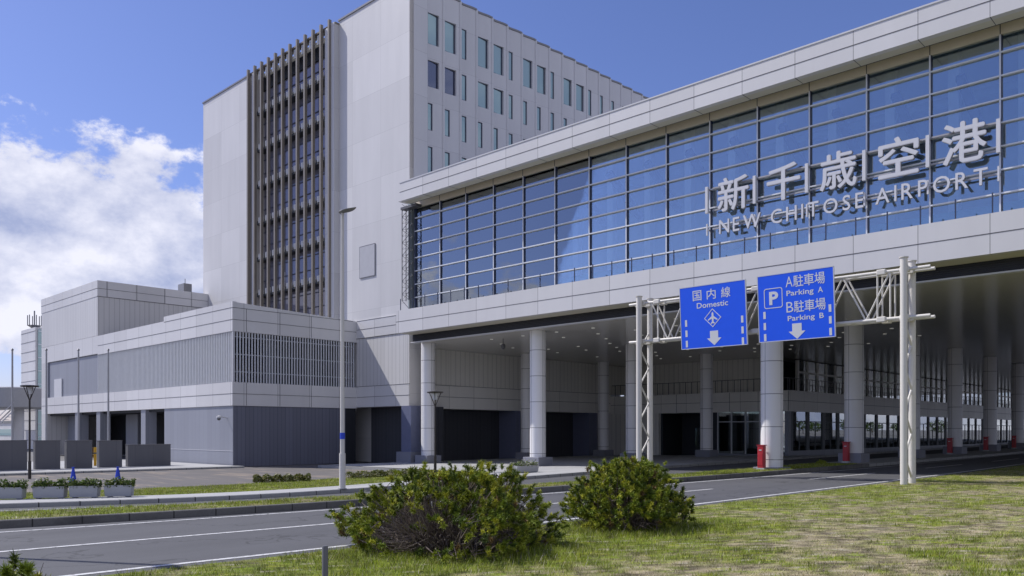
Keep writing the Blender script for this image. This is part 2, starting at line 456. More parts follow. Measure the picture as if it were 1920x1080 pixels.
near = smooth_poly([(-30,-13.3),(0,-13.0),(4,-12.92),(8,-12.36),(15,-12.05),(20,-11.85),(29,-11.45),(41,-11.05),(53,-10.9),(160,-9.0)])
center = smooth_poly([(-30,-18.5),(4.3,-16.86),(7.2,-16.4),(10.7,-15.95),(25,-14.75),(33,-14.4),(44,-13.8),(56,-13.3),(160,-11.5)])
far = smooth_poly([(-30,-25),(0,-22.2),(5,-20.6),(10.7,-19.6),(14,-19.05),(21,-18.26),(29,-17.5),(34,-16.95),(41,-16.5),(48,-16.1),(160,-13.6)])
isl_n = smooth_poly([(-30,-27.5),(0,-23.3),(5.4,-21.55),(10.9,-20.1),(13,-19.75),(22,-18.65),(30,-17.85),(35,-17.4),(41,-17.1),(48,-16.9),(68,-16.0),(160,-14.6)])
isl_f = smooth_poly([(-30,-38),(0,-27.4),(6.2,-24.8),(12,-22.2),(23,-20.5),(31,-20.0),(40,-20.1),(60,-20.1),(160,-20.1)])
sw_n = smooth_poly([(-30,-45),(0,-32),(7,-28.5),(11,-26.2),(13.5,-25.2),(16,-24.9),(19,-25.0),(28,-25.4),(31,-25.7),(40,-26.4),(160,-27)])
sw_f = smooth_poly([(-30,-48),(0,-34.2),(7.6,-30.4),(11,-28.3),(14.2,-26.8),(17,-26.8),(20.6,-27.2),(27.5,-28.2),(31,-33)])
gr_f = smooth_poly([(-30,-50),(0,-37),(8,-34.8),(13,-33),(17.5,-32.2),(24,-33.2),(30,-33.0)])

road = strip('road', isl_n, lambda v: near(v) + .55, -30, 160, 0.0, 'road', 8)
strip('inner_road', sw_n, isl_f, -30, 160, 0.004, 'inner_road', 4)
strip('plaza', K(-62), lambda v: gr_f(v) if v < 29 else -27, -25, 34, -.02, 'plaza', 8)
strip('sidewalk', lambda v: sw_f(v) if v < 30.5 else -47.3, lambda v: sw_n(v) - .14, -30, 63, .15, 'sidewalk', 4)
strip('grass_verge', gr_f, lambda v: sw_f(v) - .01, -30, 29.5, .11, 'lawn_soil', 4, .5)
kerb('kerb', sw_n, -30, 150, 1, .15, 'kerb_pale')
m = MB()
for i in range(19):
    a, b = -47.3 + i, -46.3 + i
    m.add([(a,30.44,gz(a,30.5)-.1),(b,30.44,gz(b,30.5)-.1),(b,30.44,gz(b,30.5)+.156),(a,30.44,gz(a,30.5)+.156),(b,30.7,gz(b,30.5)+.156),(a,30.7,gz(a,30.5)+.156)], [(0,1,2,3),(3,2,4,5)])
m.build('kerb', MATS['kerb_pale'])['kind'] = 'structure'
kerb('kerb', isl_n, -30, 46, 1, .19, 'kerb')
kerb('kerb', isl_f, -30, 46, -1, .17, 'kerb')
strip('grass_island', lambda v: isl_f(v) + .14, lambda v: isl_n(v) - .14, -30, 46, .17, 'lawn_soil', 4, .5)
strip('median', lambda v: isl_f(v) + .12, lambda v: isl_n(v) - .12, 46, 150, .165, 'sidewalk', 3)
kerb('kerb', isl_n, 46, 150, 1, .17, 'kerb_pale'); kerb('kerb', isl_f, 46, 150, -1, .17, 'kerb_pale')
MB().box(-19.95, -17.12, 45.6, 46.02, .3, .63).build('kerb', MATS['kerb'])['kind'] = 'structure'
kerb('kerb', lambda v: -50.9 + .04 * (v - 20), 2, 26.9, 1, .10, 'kerb_pale', 1.0)
strip('apron', K(-70), lambda v: -51.9 + .04 * (v - 20), 2, 26.9, .09, 'sidewalk', 3)
strip('lawn', lambda v: near(v) + .42, lambda v: near(v) + 26, -8, 60, .012, 'lawn_soil', 200, .16)
# lane markings
def mark(f, a, b, w=.15):
    strip('lane_marking', lambda v: f(v) - w/2, lambda v: f(v) + w/2, a, b, .006, 'road_paint', 1)
mark(near, -30, 150); mark(far, -30, 150); mark(center, -30, 25.5)
for a, b in ((32.6, 39), (45.0, 50.5), (56.0, 62), (68, 74), (80, 86)): mark(center, a, b)
mark(lambda v: sw_n(v) + 1.1, -30, 15, .12); mark(lambda v: isl_f(v) - .9, 14, 32, .12)

def tint_sheet(o, tan_bias=0.0):
    me = o.data; n = len(me.vertices); co = np.empty(n*3, np.float32); me.vertices.foreach_get('co', co); co = co.reshape(-1, 3)
    c = lawn_col(co[:, 0], co[:, 1], np.random.RandomState(1), tan_bias) * .62
    a = me.color_attributes.new('tint', 'FLOAT_COLOR', 'POINT'); a.data.foreach_set('color', np.c_[c, np.ones(n)].astype(np.float32).ravel())
BUSHES = [(-10.5, 9.4, 1.9), (-9.85, 13.83, 1.4), (-7.95, 2.1, .9)]
def lawn_mix(u, v, tan_bias=0.0):
    k = fbm(u, v, .5, 4) * .62 + fbm(u + 31, v + 7, 3.6, 4) * .68
    edge = np.clip((u + 11.0) / 4.5, 0, 1)                   # greener along the road
    t = (k - .615) * 3.9 + (edge - .46) * .7 + tan_bias
    for bu, bv, r in BUSHES: t = t - 1.6 * np.exp(-(((u-bu)**2 + (v-bv)**2) / (r*1.25)**2))
    return np.clip(t, 0, 1)
def lawn_col(u, v, rs, tan_bias=0.0):
    t = np.clip(lawn_mix(u, v, tan_bias) + rs.normal(0, .26, len(u)), 0, 1)[:, None]
    g = np.array([.20, .275, .014]); tan = np.array([.42, .355, .225])
    j = rs.uniform(.72, 1.28, (len(u), 1)); y = np.clip(rs.normal(.1, .35, (len(u), 1)), 0, 1)
    gg = g * (1 - y) + np.array([.36, .345, .035]) * y
    clump = (.45 + 1.05 * np.clip((fbm(u + 3, v + 11, 8.0, 4) - .5) * 2.4 + .5, 0, 1))[:, None]
    c = (gg * (1 - t) + tan * t) * j * clump; k = rs.rand(len(u)) < .035; c[k] = np.array([.66, .60, .44]); k = rs.rand(len(u)) < .03; c[k] = np.array([.10, .075, .045])
    return c
for o in C.objects:
    if o.name.startswith('lawn'): tint_sheet(o)
    elif o.name.startswith('grass_island') or o.name.startswith('grass_verge'): tint_sheet(o, .05)

def blades(name, u, v, base_dz, h0, h1, w, seed, tan_bias=0.0):
    rs = np.random.RandomState(seed); n = len(u)
    p = .531 + .01857*u + .0055*v; z = .5*(p + np.sqrt(p*p + .01)) + base_dz
    t = lawn_mix(u, v, tan_bias)
    h = rs.uniform(h0, h1, n) * (1.25 - .75*t) * (0.6 + .8*fbm(u, v, 1.7, 2)); a = rs.uniform(0, 2*np.pi, n); lean = rs.uniform(.15, 1.1, n) * (1 + .8*t)
    ww = w * rs.uniform(.6, 1.3, n)
    b0 = np.c_[u - np.sin(a)*ww, v + np.cos(a)*ww, z]; b1 = np.c_[u + np.sin(a)*ww, v - np.cos(a)*ww, z]
    tip = np.c_[u + np.cos(a)*h*lean, v + np.sin(a)*h*lean, z + h]
    V = np.stack([b0, b1, tip], 1).reshape(-1, 3); F = np.arange(3*n).reshape(-1, 3)
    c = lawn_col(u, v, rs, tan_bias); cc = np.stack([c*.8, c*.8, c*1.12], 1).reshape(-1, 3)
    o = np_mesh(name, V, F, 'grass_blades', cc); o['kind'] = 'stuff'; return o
def lawn_blades():
    rs = np.random.RandomState(11); N = 520000
    # density falls off with distance from the mown near edge
    Y = 6.5 + (62 - 6.5) * rs.rand(N)**2.3; X = (rs.rand(N)*2 - 1) * (.66*Y + 2.5)
    u = .7210*X - .6929*Y; v = .6929*X + .7210*Y
    e = np.array([near(t) for t in np.linspace(-30, 60, 400)]); ue = np.interp(v, np.linspace(-30, 60, 400), e)
    k = u > ue + .40 + .22*fbm(u, v, 1.3, 3)
    u, v = u[k], v[k]; Yk = Y[k]
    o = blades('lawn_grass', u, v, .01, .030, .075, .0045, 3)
    tag(o, 'short patchy green and straw coloured lawn in the foreground beside the road', 'grass')
    # taller tufts round the shrubs
    U, Vv = [], []
    for bu, bv, r in BUSHES[:2]:
        q = 12000; a = rs.rand(q)*2*np.pi; d = r*np.abs(rs.normal(.85, .35, q)); U.append(bu + d*np.cos(a)); Vv.append(bv + d*np.sin(a))
    u = np.concatenate(U); v = np.concatenate(Vv); kk = u > np.interp(v, np.linspace(-30, 60, 400), e) + .6
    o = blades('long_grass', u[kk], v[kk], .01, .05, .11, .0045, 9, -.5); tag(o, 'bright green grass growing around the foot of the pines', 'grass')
lawn_blades()
def verge_blades():
    rs = np.random.RandomState(21)
    v = rs.uniform(3, 46, 60000)**1.0; a = np.array([0.0]*len(v)); tt = np.linspace(0, 50, 300)
    fl = np.interp(v, tt, [isl_f(t) for t in tt]) + .2; fr = np.interp(v, tt, [isl_n(t) for t in tt]) - .16
    u = fl + (fr - fl)*rs.rand(len(v)); o = blades('island_grass', u, v, .16, .03, .09, .008, 5, .12)
    tag(o, 'strip of thin yellowish grass on the island between the two roads', 'grass')
    v = rs.uniform(5, 29.3, 60000); fl = np.interp(v, tt, [gr_f(t) for t in tt]); fr = np.interp(v, tt, [sw_f(t) for t in tt]) - .05
    u = fl + (fr - fl)*rs.rand(len(v)); o = blades('verge_grass', u, v, .10, .03, .07, .008, 6, -.05)
    tag(o, 'yellow green grass bed between the far pavement and the plaza', 'grass')
verge_blades()

# ---------------------------------------------------------------- hotel tower
T = thing('hotel_tower', 'tall pale hotel block with bronze finned bay and scalloped side of small windows', 'building', (-62, 37.3, 0))
def at(o):                                    # parent without shifting geometry: children are modelled in world metres
    return o
def part(mb, name, mat, parent, **k):
    o = mb.build(name, MATS[mat] if isinstance(mat, str) else [MATS[x] for x in mat], **k)
    o.parent = parent; o.matrix_parent_inverse = Matrix.Translation(parent.location).inverted() if parent.parent is None else Matrix.Identity(4)
    return o
def sub(mb, name, mat, parent, **k):           # sub-part of a part whose own origin is the world origin
    o = mb.build(name, MATS[mat] if isinstance(mat, str) else [MATS[x] for x in mat], **k); o.parent = parent; return o
TZ = 35.05
wl = MB().box(-78.5, -68.95, 37.3, 39.0, 0, TZ).box(-54.95, -46.1, 37.3, 39.0, 4.28, TZ).box(-68.95, -54.95, 38.3, 39.0, 4.0, TZ)
wl.box(-78.5, -46.5, 39.0, 68.0, 8.7, TZ - .3).box(-78.5, -50.0, 39.0, 68.0, 0, 8.7)
part(wl, 'front_wall', 'tower_tile', T)
for a, b in ((-78.56, -68.9), (-55.0, -45.7)): part(MB().box(a, b, 37.22, 37.45, TZ, TZ + .14), 'parapet_cap', 'steel_grey', T)
part(MB().box(-52.08, -50.2, 37.24, 37.295, 14.25, 16.6), 'wall_hatch', 'hatch_paint', T)
fr = MB()
for a, b, c, d in ((-52.1,-50.18,14.2,14.24),(-52.1,-50.18,16.61,16.65),(-52.12,-52.09,14.2,16.65),(-50.19,-50.16,14.2,16.65)): fr.box(a, b, 37.235, 37.294, c, d)
part(fr, 'hatch_frame', 'steel_grey', T)
# scalloped side: each bay starts recessed and swells outwards
PITCH = 1.711; V0 = 38.62; NB = 17; DEP = .16
def scallop(t): return DEP * (.5 - .5 * math.cos(math.pi * min(1, max(0, (t - .12) / .80))))
sw_ = MB(); cap = MB()
UB = -46.02; SB = 8.7
sw_.add([(UB+.40,37.3,SB),(UB+.40,V0,SB),(UB+.40,V0,TZ),(UB+.40,37.3,TZ)], [(0,1,2,3)])
sw_.add([(UB+.40,V0,SB),(UB,V0,SB),(UB,V0,TZ),(UB+.40,V0,TZ)], [(0,1,2,3)])
wins = []
for k in range(NB):
    a = V0 + k * PITCH; b = a + PITCH; WA = a + .25; rows = []
    for row, (z0, z1) in enumerate(((30.95, 33.25), (27.8, 29.75), (24.6, 26.6), (21.4, 23.4), (18.2, 20.2), (15.0, 17.0))):
        big = (row == 0 and k % 3 != 2 and k < 11) or (row == 1 and k in (0, 1, 3, 4))
        rows.append((z0, z1, WA + (1.06 if big else .50), big))
    cuts = sorted(set([a, b, WA, WA + .50, WA + 1.06] + [a + PITCH * i / 12 for i in range(1, 12)]))
    cuts = [c for i, c in enumerate(cuts) if i == 0 or c - cuts[i-1] > 1e-4]
    P_ = lambda v: UB + scallop((v - a) / PITCH)
    for v0, v1 in zip(cuts, cuts[1:]):
        u0, u1 = P_(v0), P_(v1); m_ = (v0 + v1) / 2
        holes = sorted((z0, z1) for z0, z1, wb, _ in rows if WA < m_ < wb); z = SB
        for z0, z1 in holes + [(TZ, TZ)]:
            sw_.add([(u0,v0,z),(u1,v1,z),(u1,v1,z0),(u0,v0,z0)], [(0,1,2,3)]); 
            if z1 > z0:                                    # head and sill of the opening
                for zz in (z0, z1): sw_.add([(UB-.14,v0,zz),(UB-.14,v1,zz),(u1,v1,zz),(u0,v0,zz)], [(0,1,2,3)])
            z = z1
        cap.add([(u0,v0,TZ),(u1,v1,TZ),(u1+.06,v1,TZ+.02),(u0+.06,v0,TZ+.02),(u0,v0,TZ+.16),(u1,v1,TZ+.16),(u1+.06,v1,TZ+.16),(u0+.06,v0,TZ+.16),(u0-.6,v0,TZ+.16),(u1-.6,v1,TZ+.16)],
                [(3,2,6,7),(0,1,2,3),(7,6,5,4),(4,5,9,8)])
    for z0, z1, wb, big in rows:
        uw = P_(wb); ul = P_(WA)
        sw_.add([(UB-.14,wb,z0),(uw,wb,z0),(uw,wb,z1),(UB-.14,wb,z1)], [(0,1,2,3)]); sw_.add([(UB-.14,WA,z0),(ul,WA,z0),(ul,WA,z1),(UB-.14,WA,z1)], [(0,1,2,3)])
        wins.append((k, rows.index((z0, z1, wb, big)), WA, wb, z0, z1, big))
    u1 = P_(b)
    sw_.add([(u1,b,SB),(UB,b,SB),(UB,b,TZ),(u1,b,TZ)], [(0,1,2,3)])
for k in range(NB + 1):
    b = V0 + k * PITCH; part(MB().box(UB - .1, UB + DEP + .05, b - .10, b + .10, SB, TZ + .10), 'pilaster', 'tower_side', T)
part(sw_, 'side_wall', 'tower_side', T); part(cap, 'scalloped_cap', 'steel_grey', T)
for k, row, a, b, z0, z1, big in wins:
    if row > 3: continue
    t_ = .11 if big else .07
    f = MB().box(UB - .15, UB - .01, b - t_, b - .004, z0 + .004, z1 - .004).box(UB - .15, UB - .03, a + .004, b - t_, z1 - .06, z1 - .004).box(UB - .15, UB - .03, a + .004, b - t_, z0 + .004, z0 + .05)
    fo = part(f, 'window', 'mullion_dark', T)
    sub(MB().box(UB - .15, UB - .045, a + .004, b - t_, z0 + .051, z1 - .061), 'pane', 'window_blue' if (row == 1 and k < 2) else 'window_teal', fo)
# finned bay
BAYT = 34.85
bw = MB().box(-68.95, -68.55, 36.85, 38.3, 4, BAYT).box(-55.4, -54.95, 36.80, 38.3, 4, BAYT)
bw.box(-68.1, -67.55, 36.9, 38.3, 4, BAYT).box(-56.35, -55.85, 36.9, 38.3, 4, BAYT)
part(bw, 'bay_side_wall', 'tower_tile', T)
part(MB().box(-67.55, -56.35, 37.85, 37.9, 4, BAYT - 1.6), 'bay_glazing', 'bay_glass', T)
part(MB().box(-67.55, -56.35, 37.7, 38.3, BAYT - 1.6, BAYT - .05), 'bay_head', 'void_dark', T)
part(MB().box(-69.0, -54.9, 36.9, 37.5, BAYT - .08, BAYT + .05), 'bay_cap', 'bronze_fin', T)
for i in range(12):
    u = -68.42 + i * 1.18
    part(MB().box(u - .10, u + .10, 36.62, 36.86, 9.5, BAYT + .30), 'fin', 'bronze_fin', T)
for zc in (34.5, 31.25, 27.95, 24.66, 21.37, 18.1, 14.9, 11.7):
    for i in range(11):
        u = -68.42 + i * 1.18
        if i in (0, 10): continue
        z0 = zc - .25; hh = .48 if zc < 34 else .75
        if zc > 34: z0 = zc - .55
        part(MB().box(u + .16, u + 1.02, 37.0, 37.08, z0, z0 + hh), 'balcony_panel', 'louvre_white', T)
    s = MB().box(-67.5, -56.4, 37.09, 37.85, zc - .38, zc - .02)
    if zc < 34: part(s, 'balcony_slab', 'interior_dark', T)
bars = MB()
for zc in (31.25, 27.95, 24.66, 21.37, 18.1, 14.9, 11.7):
    for dz in (1.1, 2.3): bars.box(-67.55, -56.35, 37.78, 37.848, zc + dz, zc + dz + .06)
for i in range(11):
    u = -68.42 + 1.18 * (i + .5); bars.box(u - .04, u + .04, 37.76, 37.847, 10, BAYT - 1.65)
part(bars, 'bay_window_frame', 'mullion_dark', T)
cur = MB(); r2 = random.Random(3)
for zc in (27.95, 24.66, 21.37, 18.1, 14.9, 11.7, 31.25):
    for i in (4, 5, 6, 3, 7):
        if r2.random() < .55:
            u = -68.42 + 1.18 * (i + r2.uniform(.25, .6)); w = r2.uniform(.12, .3); z0 = zc + r2.uniform(.3, .5)
            cur.box(u, u + w, 37.81, 37.845, z0, z0 + r2.uniform(.6, 1.3))
part(cur, 'curtain', 'white_metal', T)
# lower wall of the tower beside the podium
for z0, z1 in ((9.6, 10.95), (4.28, 5.85)): part(MB().box(-52.47, -46.05, 37.2, 37.299, z0, z1), 'wall_band', 'podium_band', T)
part(MB().box(-52.47, -46.05, 37.24, 37.299, 5.88, 9.57), 'ribbed_wall', 'white_rib', T)
jn = MB()
for z in (10.92, 10.25, 9.58, 5.86, 5.05): jn.box(-52.4, -46.0, 37.185, 37.26, z - .015, z + .015)
part(jn, 'wall_joint', 'joint', T)
part(MB().box(-52.45, -46.1, 38.6, 39.0, 0, 4.28).box(-46.9, -46.6, 38.6, 41, 0, 4.28), 'dark_wall', 'garage_dark', T)
part(MB().box(-46.85, -45.75, 37.15, 38.55, .6, 4.27), 'corner_pier', 'pier_navy', T)
part(MB().box(-47.25, -45.6, 37.0, 38.7, 0, .95), 'pier_plinth', 'plinth', T)

# ---------------------------------------------------------------- podium with louvred screens, and the hall behind it
P = thing('podium_building', 'low pale podium with white louvre screens over dark grey ground floor', 'building', (-70, 27, 0))
Lx, Rx = -93.1, -52.48
part(MB().box(Lx + .02, Rx - .02, 27.03, 37.28, 9.35, 10.72), 'roof', 'roof_grey', P)
ub_ = MB().box(-63.53, Rx, 27.0, 27.3, 9.3, 11.34).box(-77.47, -63.53, 27.0, 27.3, 9.3, 10.98)
ub_.add([(Rx,27.3,9.3),(Rx,37.29,9.3),(Rx,37.29,10.93),(Rx,27.3,11.3),(Rx-.3,27.3,9.3),(Rx-.3,37.29,9.3),(Rx-.3,37.29,10.93),(Rx-.3,27.3,11.3)],
        [(0,1,2,3),(7,6,5,4),(3,2,6,7),(4,5,1,0)])
part(ub_, 'parapet_band', 'podium_band', P)
part(MB().box(Lx, -77.47, 27.0, 27.3, 9.4, 11.0), 'end_parapet', 'podium_band', P)
part(MB().box(Lx, Rx, 27.0, 37.28, 4.2, 5.82), 'lower_band', 'podium_band', P)
jn = MB()
for z, a in ((10.1, -77.4), (5.02, -93.0)):
    jn.box(a, Rx + .004, 26.985, 27.05, z - .015, z + .015).box(Rx - .05, Rx + .015, 26.99, 37.25, z - .015, z + .015)
jn.box(-63.5, Rx + .004, 26.985, 27.05, 10.90, 10.93)
jn.box(Rx - .05, Rx + .015, 26.99, 36.9, 10.90, 10.93)
for v in (28.03, 30.62, 33.2, 35.8):
    jn.box(Rx - .05, Rx + .012, v - .015, v + .015, 9.32, 10.9).box(Rx - .05, Rx + .012, v - .015, v + .015, 4.22, 5.8)
part(jn, 'panel_joint', 'joint', P)
part(MB().box(-91.7, -77.7, 27.12, 27.6, 5.82, 9.4).box(-91.4, -91.1, 27.0, 27.12, 5.82, 9.4), 'end_wall', 'grey_clad', P)
part(MB().box(Lx, -91.72, 27.0, 33.2, 0, 4.2).box(Lx, -91.72, 27.0, 30, 5.82, 9.4), 'end_pier', 'white_rib', P)
part(MB().box(-89.28, -87.1, 27.02, 27.115, 5.6, 7.6), 'wall_hatch', 'white_metal', P)
# louvre screens
def louvres(along, a, b, c, z0, z1, pitch, dep, w):
    m = MB(); n = int((b - a) / pitch)
    for i in range(n + 1):
        t = a + (b - a) * i / n
        if along == 'x': m.box(t - w/2, t + w/2, c, c + dep, z0, z1)
        else: m.box(c - dep, c, t - w/2, t + w/2, z0, z1)
    return m
part(louvres('x', -77.45, -52.62, 27.03, 5.83, 9.29, .25, .12, .06), 'louvre_screen', 'louvre_white', P)
part(louvres('y', 27.15, 37.0, -52.52, 5.83, 9.29, .22, .07, .075), 'louvre_screen', 'louvre_white', P)
part(MB().box(-52.62, -52.5, 27.02, 27.14, 5.83, 9.29), 'corner_post', 'white_metal', P)
hb = MB()
for z in (6.55, 7.75, 8.95):
    hb.box(-77.4, -52.7, 27.16, 27.22, z - .03, z + .03).box(-52.72, -52.66, 27.2, 37.1, z - .03, z + .03)
part(hb, 'louvre_rail', 'louvre_white', P)
part(MB().box(-54.3, -54.2, 31.1, 37.2, 5.83, 9.3), 'plant_room_wall', 'void_dark', P)
part(MB().box(-77.6, -62, 27.5, 27.7, 5.83, 9.3).box(-62, -55.2, 28.4, 28.6, 5.83, 9.3), 'screen_backing', 'grey_clad', P)
for v in (30.4, 33.6, 36.3): part(MB().box(-54.15, -53.75, v, v + .45, 5.83, 9.3), 'screen_column', 'interior_mid', P)
# ground floor
part(MB().box(-63.6, -52.56, 27.08, 27.12, 0, 4.19), 'front_wall', 'grey_clad', P)
part(MB().box(-52.8, -52.55, 27.12, 36.25, 0, 4.19), 'side_wall', 'navy_clad', P)
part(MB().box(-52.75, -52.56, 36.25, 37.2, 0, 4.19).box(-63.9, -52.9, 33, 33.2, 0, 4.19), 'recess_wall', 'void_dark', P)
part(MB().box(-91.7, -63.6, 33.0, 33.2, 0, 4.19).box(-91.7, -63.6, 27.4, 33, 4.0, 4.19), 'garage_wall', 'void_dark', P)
for b in ((-91.6, -88.8, 29.0, 29.2), (-78.9, -76.2, 30, 30.2), (-66.9, -65.4, 28.6, 32.9)): part(MB().box(*b, 0, 4.0), 'garage_partition', 'grey_clad', P)
for u in (-83.1, -77.6, -67.7): part(MB().box(u - .45, u + .45, 27.1, 28.0, 0, 4.19), 'column', 'grey_clad', P)
part(MB().box(-63.6, -52.54, 27.06, 27.08, 1.06, 1.09), 'dado_rail', 'white_metal', P)

R = thing('rear_hall', 'windowless grey hall rising above the left end of the podium', 'building', (-85, 32, 11))
part(MB().box(Lx, -77.47, 27.0, 37.28, 11.02, 14.55), 'wall', 'white_rib', R)
part(MB().box(Lx - .03, -77.44, 26.97, 37.27, 14.55, 15.98), 'parapet', 'podium_band', R)
part(MB().add([(-77.44,37.27,14.55),(-77.44,37.9,14.55),(-77.44,37.27,15.98),(-77.9,37.27,15.98),(-77.9,37.27,14.55),(-77.9,37.9,14.55)], [(0,1,2),(2,1,5,3),(4,3,5)]), 'parapet_end', 'steel_grey', R)
jn = MB().box(-77.5, -77.425, 26.96, 37.25, 15.25, 15.28).box(Lx, -77.425, 26.955, 27.0, 15.25, 15.28).box(-77.5, -77.43, 26.96, 37.25, 14.53, 14.57)
for v in (27.78, 30.37, 32.99, 35.58): jn.box(-77.5, -77.427, v - .015, v + .015, 14.58, 15.96)
part(jn, 'panel_joint', 'joint', R)
V_ = tag(thing('roof_vent', 'small dark box with a rod on the grey hall roof', 'roof vent', (-78.6, 35.5, 15.98)))
part(MB().box(-79.3, -78.0, 35.1, 35.9, 15.98, 16.85), 'housing', 'steel_grey', V_)
part(MB().tube((-78.6, 35.5, 16.85), (-78.6, 35.5, 17.4), .03), 'rod', 'lattice', V_)

# ---------------------------------------------------------------- terminal
A = thing('terminal_building', 'long terminal hall with glass front raised on round columns', 'building', (-18, 36.5, 0))
B0 = -41.75; BW = 2.567; UE = B0 + BW * 21
edges = [-44.4] + [B0 + BW * k for k in range(22)]
FA, FZ0, FZ1 = 34.9, 18.15, 19.37
part(MB().box(-44.2, UE, FA, FA + .3, FZ0, FZ1), 'roof_fascia', 'white_fascia', A)
part(MB().box(-44.2, UE, FA - .03, FA + .4, FZ1, FZ1 + .07), 'roof_cap', 'white_metal', A)
jn = MB().box(-44.2, UE, FA - .012, FA + .02, 18.75, 18.78)
part(jn, 'fascia_joint', 'joint', A)
sf = MB().box(-44.2, UE, FA + .3, 35.75, FZ0, FZ0 + .12)
part(sf, 'eaves_soffit', 'soffit', A)
for k in range(-1, 22): u = B0 + BW * k; part(MB().box(u - .012, u + .012, FA + .02, 35.75, FZ0 - .008, FZ0 + .02), 'soffit_joint', 'joint', A)
part(MB().box(-44.2, UE, 35.82, 36.4, 18.75, 18.9), 'eaves_ceiling', 'tan_bounce', A)
part(MB().box(-44.2, UE, 35.755, 35.82, 18.155, 18.36), 'eaves_gap', 'black_gap', A)
part(MB().box(-44.4, UE, 36.38, 36.6, 18.02, 18.75), 'glazing_head', 'tan_bounce', A)
for k in range(-1, 22): u = B0 + BW * k; part(MB().box(u - .015, u + .015, 36.365, 36.4, 18.02, 18.72), 'head_joint', 'joint', A)
part(MB().box(-44.2, UE, 35.2, 150, 18.9, 19.3), 'roof', 'roof_grey', A)
# lower band
part(MB().box(-44.6, UE, 34.9, 35.2, 9.16, 10.70), 'floor_band', 'white_band', A)
part(MB().box(-44.6, UE, 34.89, 34.93, 9.92, 9.95), 'band_joint', 'joint', A)
part(MB().box(-44.6, UE, 35.2, 36.45, 10.5, 10.62), 'walkway', 'roof_grey', A)
sf = MB().box(-44.6, UE, 35.2, 36.3, 9.16, 9.30)
part(sf, 'band_soffit', 'soffit', A)
lv = MB().box(-44.5, UE, 36.3, 36.5, 8.67, 9.16)
for i in range(5): z = 8.72 + i * .09; lv.box(-44.5, UE, 36.26, 36.3, z, z + .03)
part(lv, 'louvre_strip', 'louvre_black', A)
part(MB().box(-44.6, UE, 36.5, 38.7, 8.67, 9.4).box(-47.2, UE, 38.7, 150, 8.67, 9.4), 'ceiling', 'ceiling', A)
part(MB().box(-44.65, UE, 36.22, 36.52, 8.60, 8.668), 'ceiling_edge', 'white_metal', A)
part(MB().box(-45.2, -44.9, 36.45, 150, 9.4, 18.9), 'end_wall', 'interior_wall', A)
# glazed bays
TR = [10.85 + .923 * i for i in range(8)]
for a, b in zip(edges, edges[1:]):
    wdw = part(MB().box(a + .03, b - .03, 36.50, 36.52, 10.62, 18.02), 'window', 'curtain_glass', A)
    sub(MB().box(a + .03, b - .05, 36.56, 36.60, 10.63, 11.42), 'spandrel', 'spandrel_teal', wdw)
    m = MB().box(b - .04, b + .02, 36.40, 36.62, 10.62, 18.02)
    for z in TR: m.box(a + .021, b - .041, 36.37, 36.60, z - .028, z + .028)
    sub(m, 'window_frame', 'mullion', wdw)
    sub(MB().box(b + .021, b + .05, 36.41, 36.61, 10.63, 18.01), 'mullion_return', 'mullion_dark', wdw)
part(MB().box(-44.46, -44.36, 36.38, 36.62, 10.62, 18.02), 'corner_mullion', 'mullion_dark', A)
# the hall seen through the glass
part(MB().box(-44.9, UE, 36.7, 60, 10.3, 10.7), 'hall_floor', 'interior_floor', A)
part(MB().box(-44.9, UE, 41.6, 41.8, 10.7, 15.6), 'hall_back_wall', 'interior_wall', A)
part(MB().box(-44.9, UE, 43.6, 43.8, 15.6, 18.9), 'hall_upper_wall', 'interior_wall', A)
part(MB().box(-44.9, UE, 36.7, 47, 18.5, 18.88), 'hall_ceiling', 'hall_white', A)
for k in range(0, 21):
    u = B0 + BW * k + .55
    part(MB().box(u - .2, u + .2, 37.6, 38.0, 10.7, 18.5), 'hall_column', 'hall_white', A)
    part(MB().tube((u + .45, 36.9, 17.0), (u + .75, 39.6, 14.9), .24, n=4), 'roof_strut', 'void_dark', A)
part(MB().box(-44.9, UE, 39.5, 39.8, 16.9, 17.15).box(-44.9, UE, 41.5, 41.8, 17.6, 18.0), 'hall_beam', 'interior_wall', A)
ct = MB(); r4 = random.Random(12)
for i in range(40):
    u = r4.uniform(-44, UE - 2); y_ = r4.uniform(37.4, 40); ct.box(u, u + r4.uniform(.4, 1.6), y_, y_ + .8, 10.7, 10.7 + r4.uniform(.5, 1.3))
part(ct, 'hall_counter', 'interior_mid', A)
# round columns on plinths
CH = 8.66
col_pos = [(-44.5, 37.7), (-44.7, 48.25), (-45.0, 58.7), (-34.0, 37.7), (-34.35, 48.25), (-34.4, 58.5)] + [(-18.55, v) for v in (37.7, 48.0, 57.9, 67.5, 77.3, 86.7, 96.4, 106)]
proto = None
for u, v in col_pos:
    zb = gz(u, v) + (.16 if u > -20 else .15 if v > 30.5 else 0)
    big = 1.06 if u > -20 and v < 50 else 1.0
    c = MB().lathe([(.5*big, zb + (.1 if u > -20 and v < 40 else .55)), (.5*big, CH)], n=40).build('column', MATS['column_panel'], smooth=True)
    c.location = (u, v, 0); c.parent = A; c.matrix_parent_inverse = Matrix.Translation(A.location).inverted()
    s = .66
    if u > -20 and v < 40: pl = MB().box(-s, s, -s, s, zb - .1, zb + .12)
    else: pl = MB().box(-s, s, -s, s, zb - .2, zb + .56)
    sub(pl, 'plinth', 'plinth', c, bevel=.02)
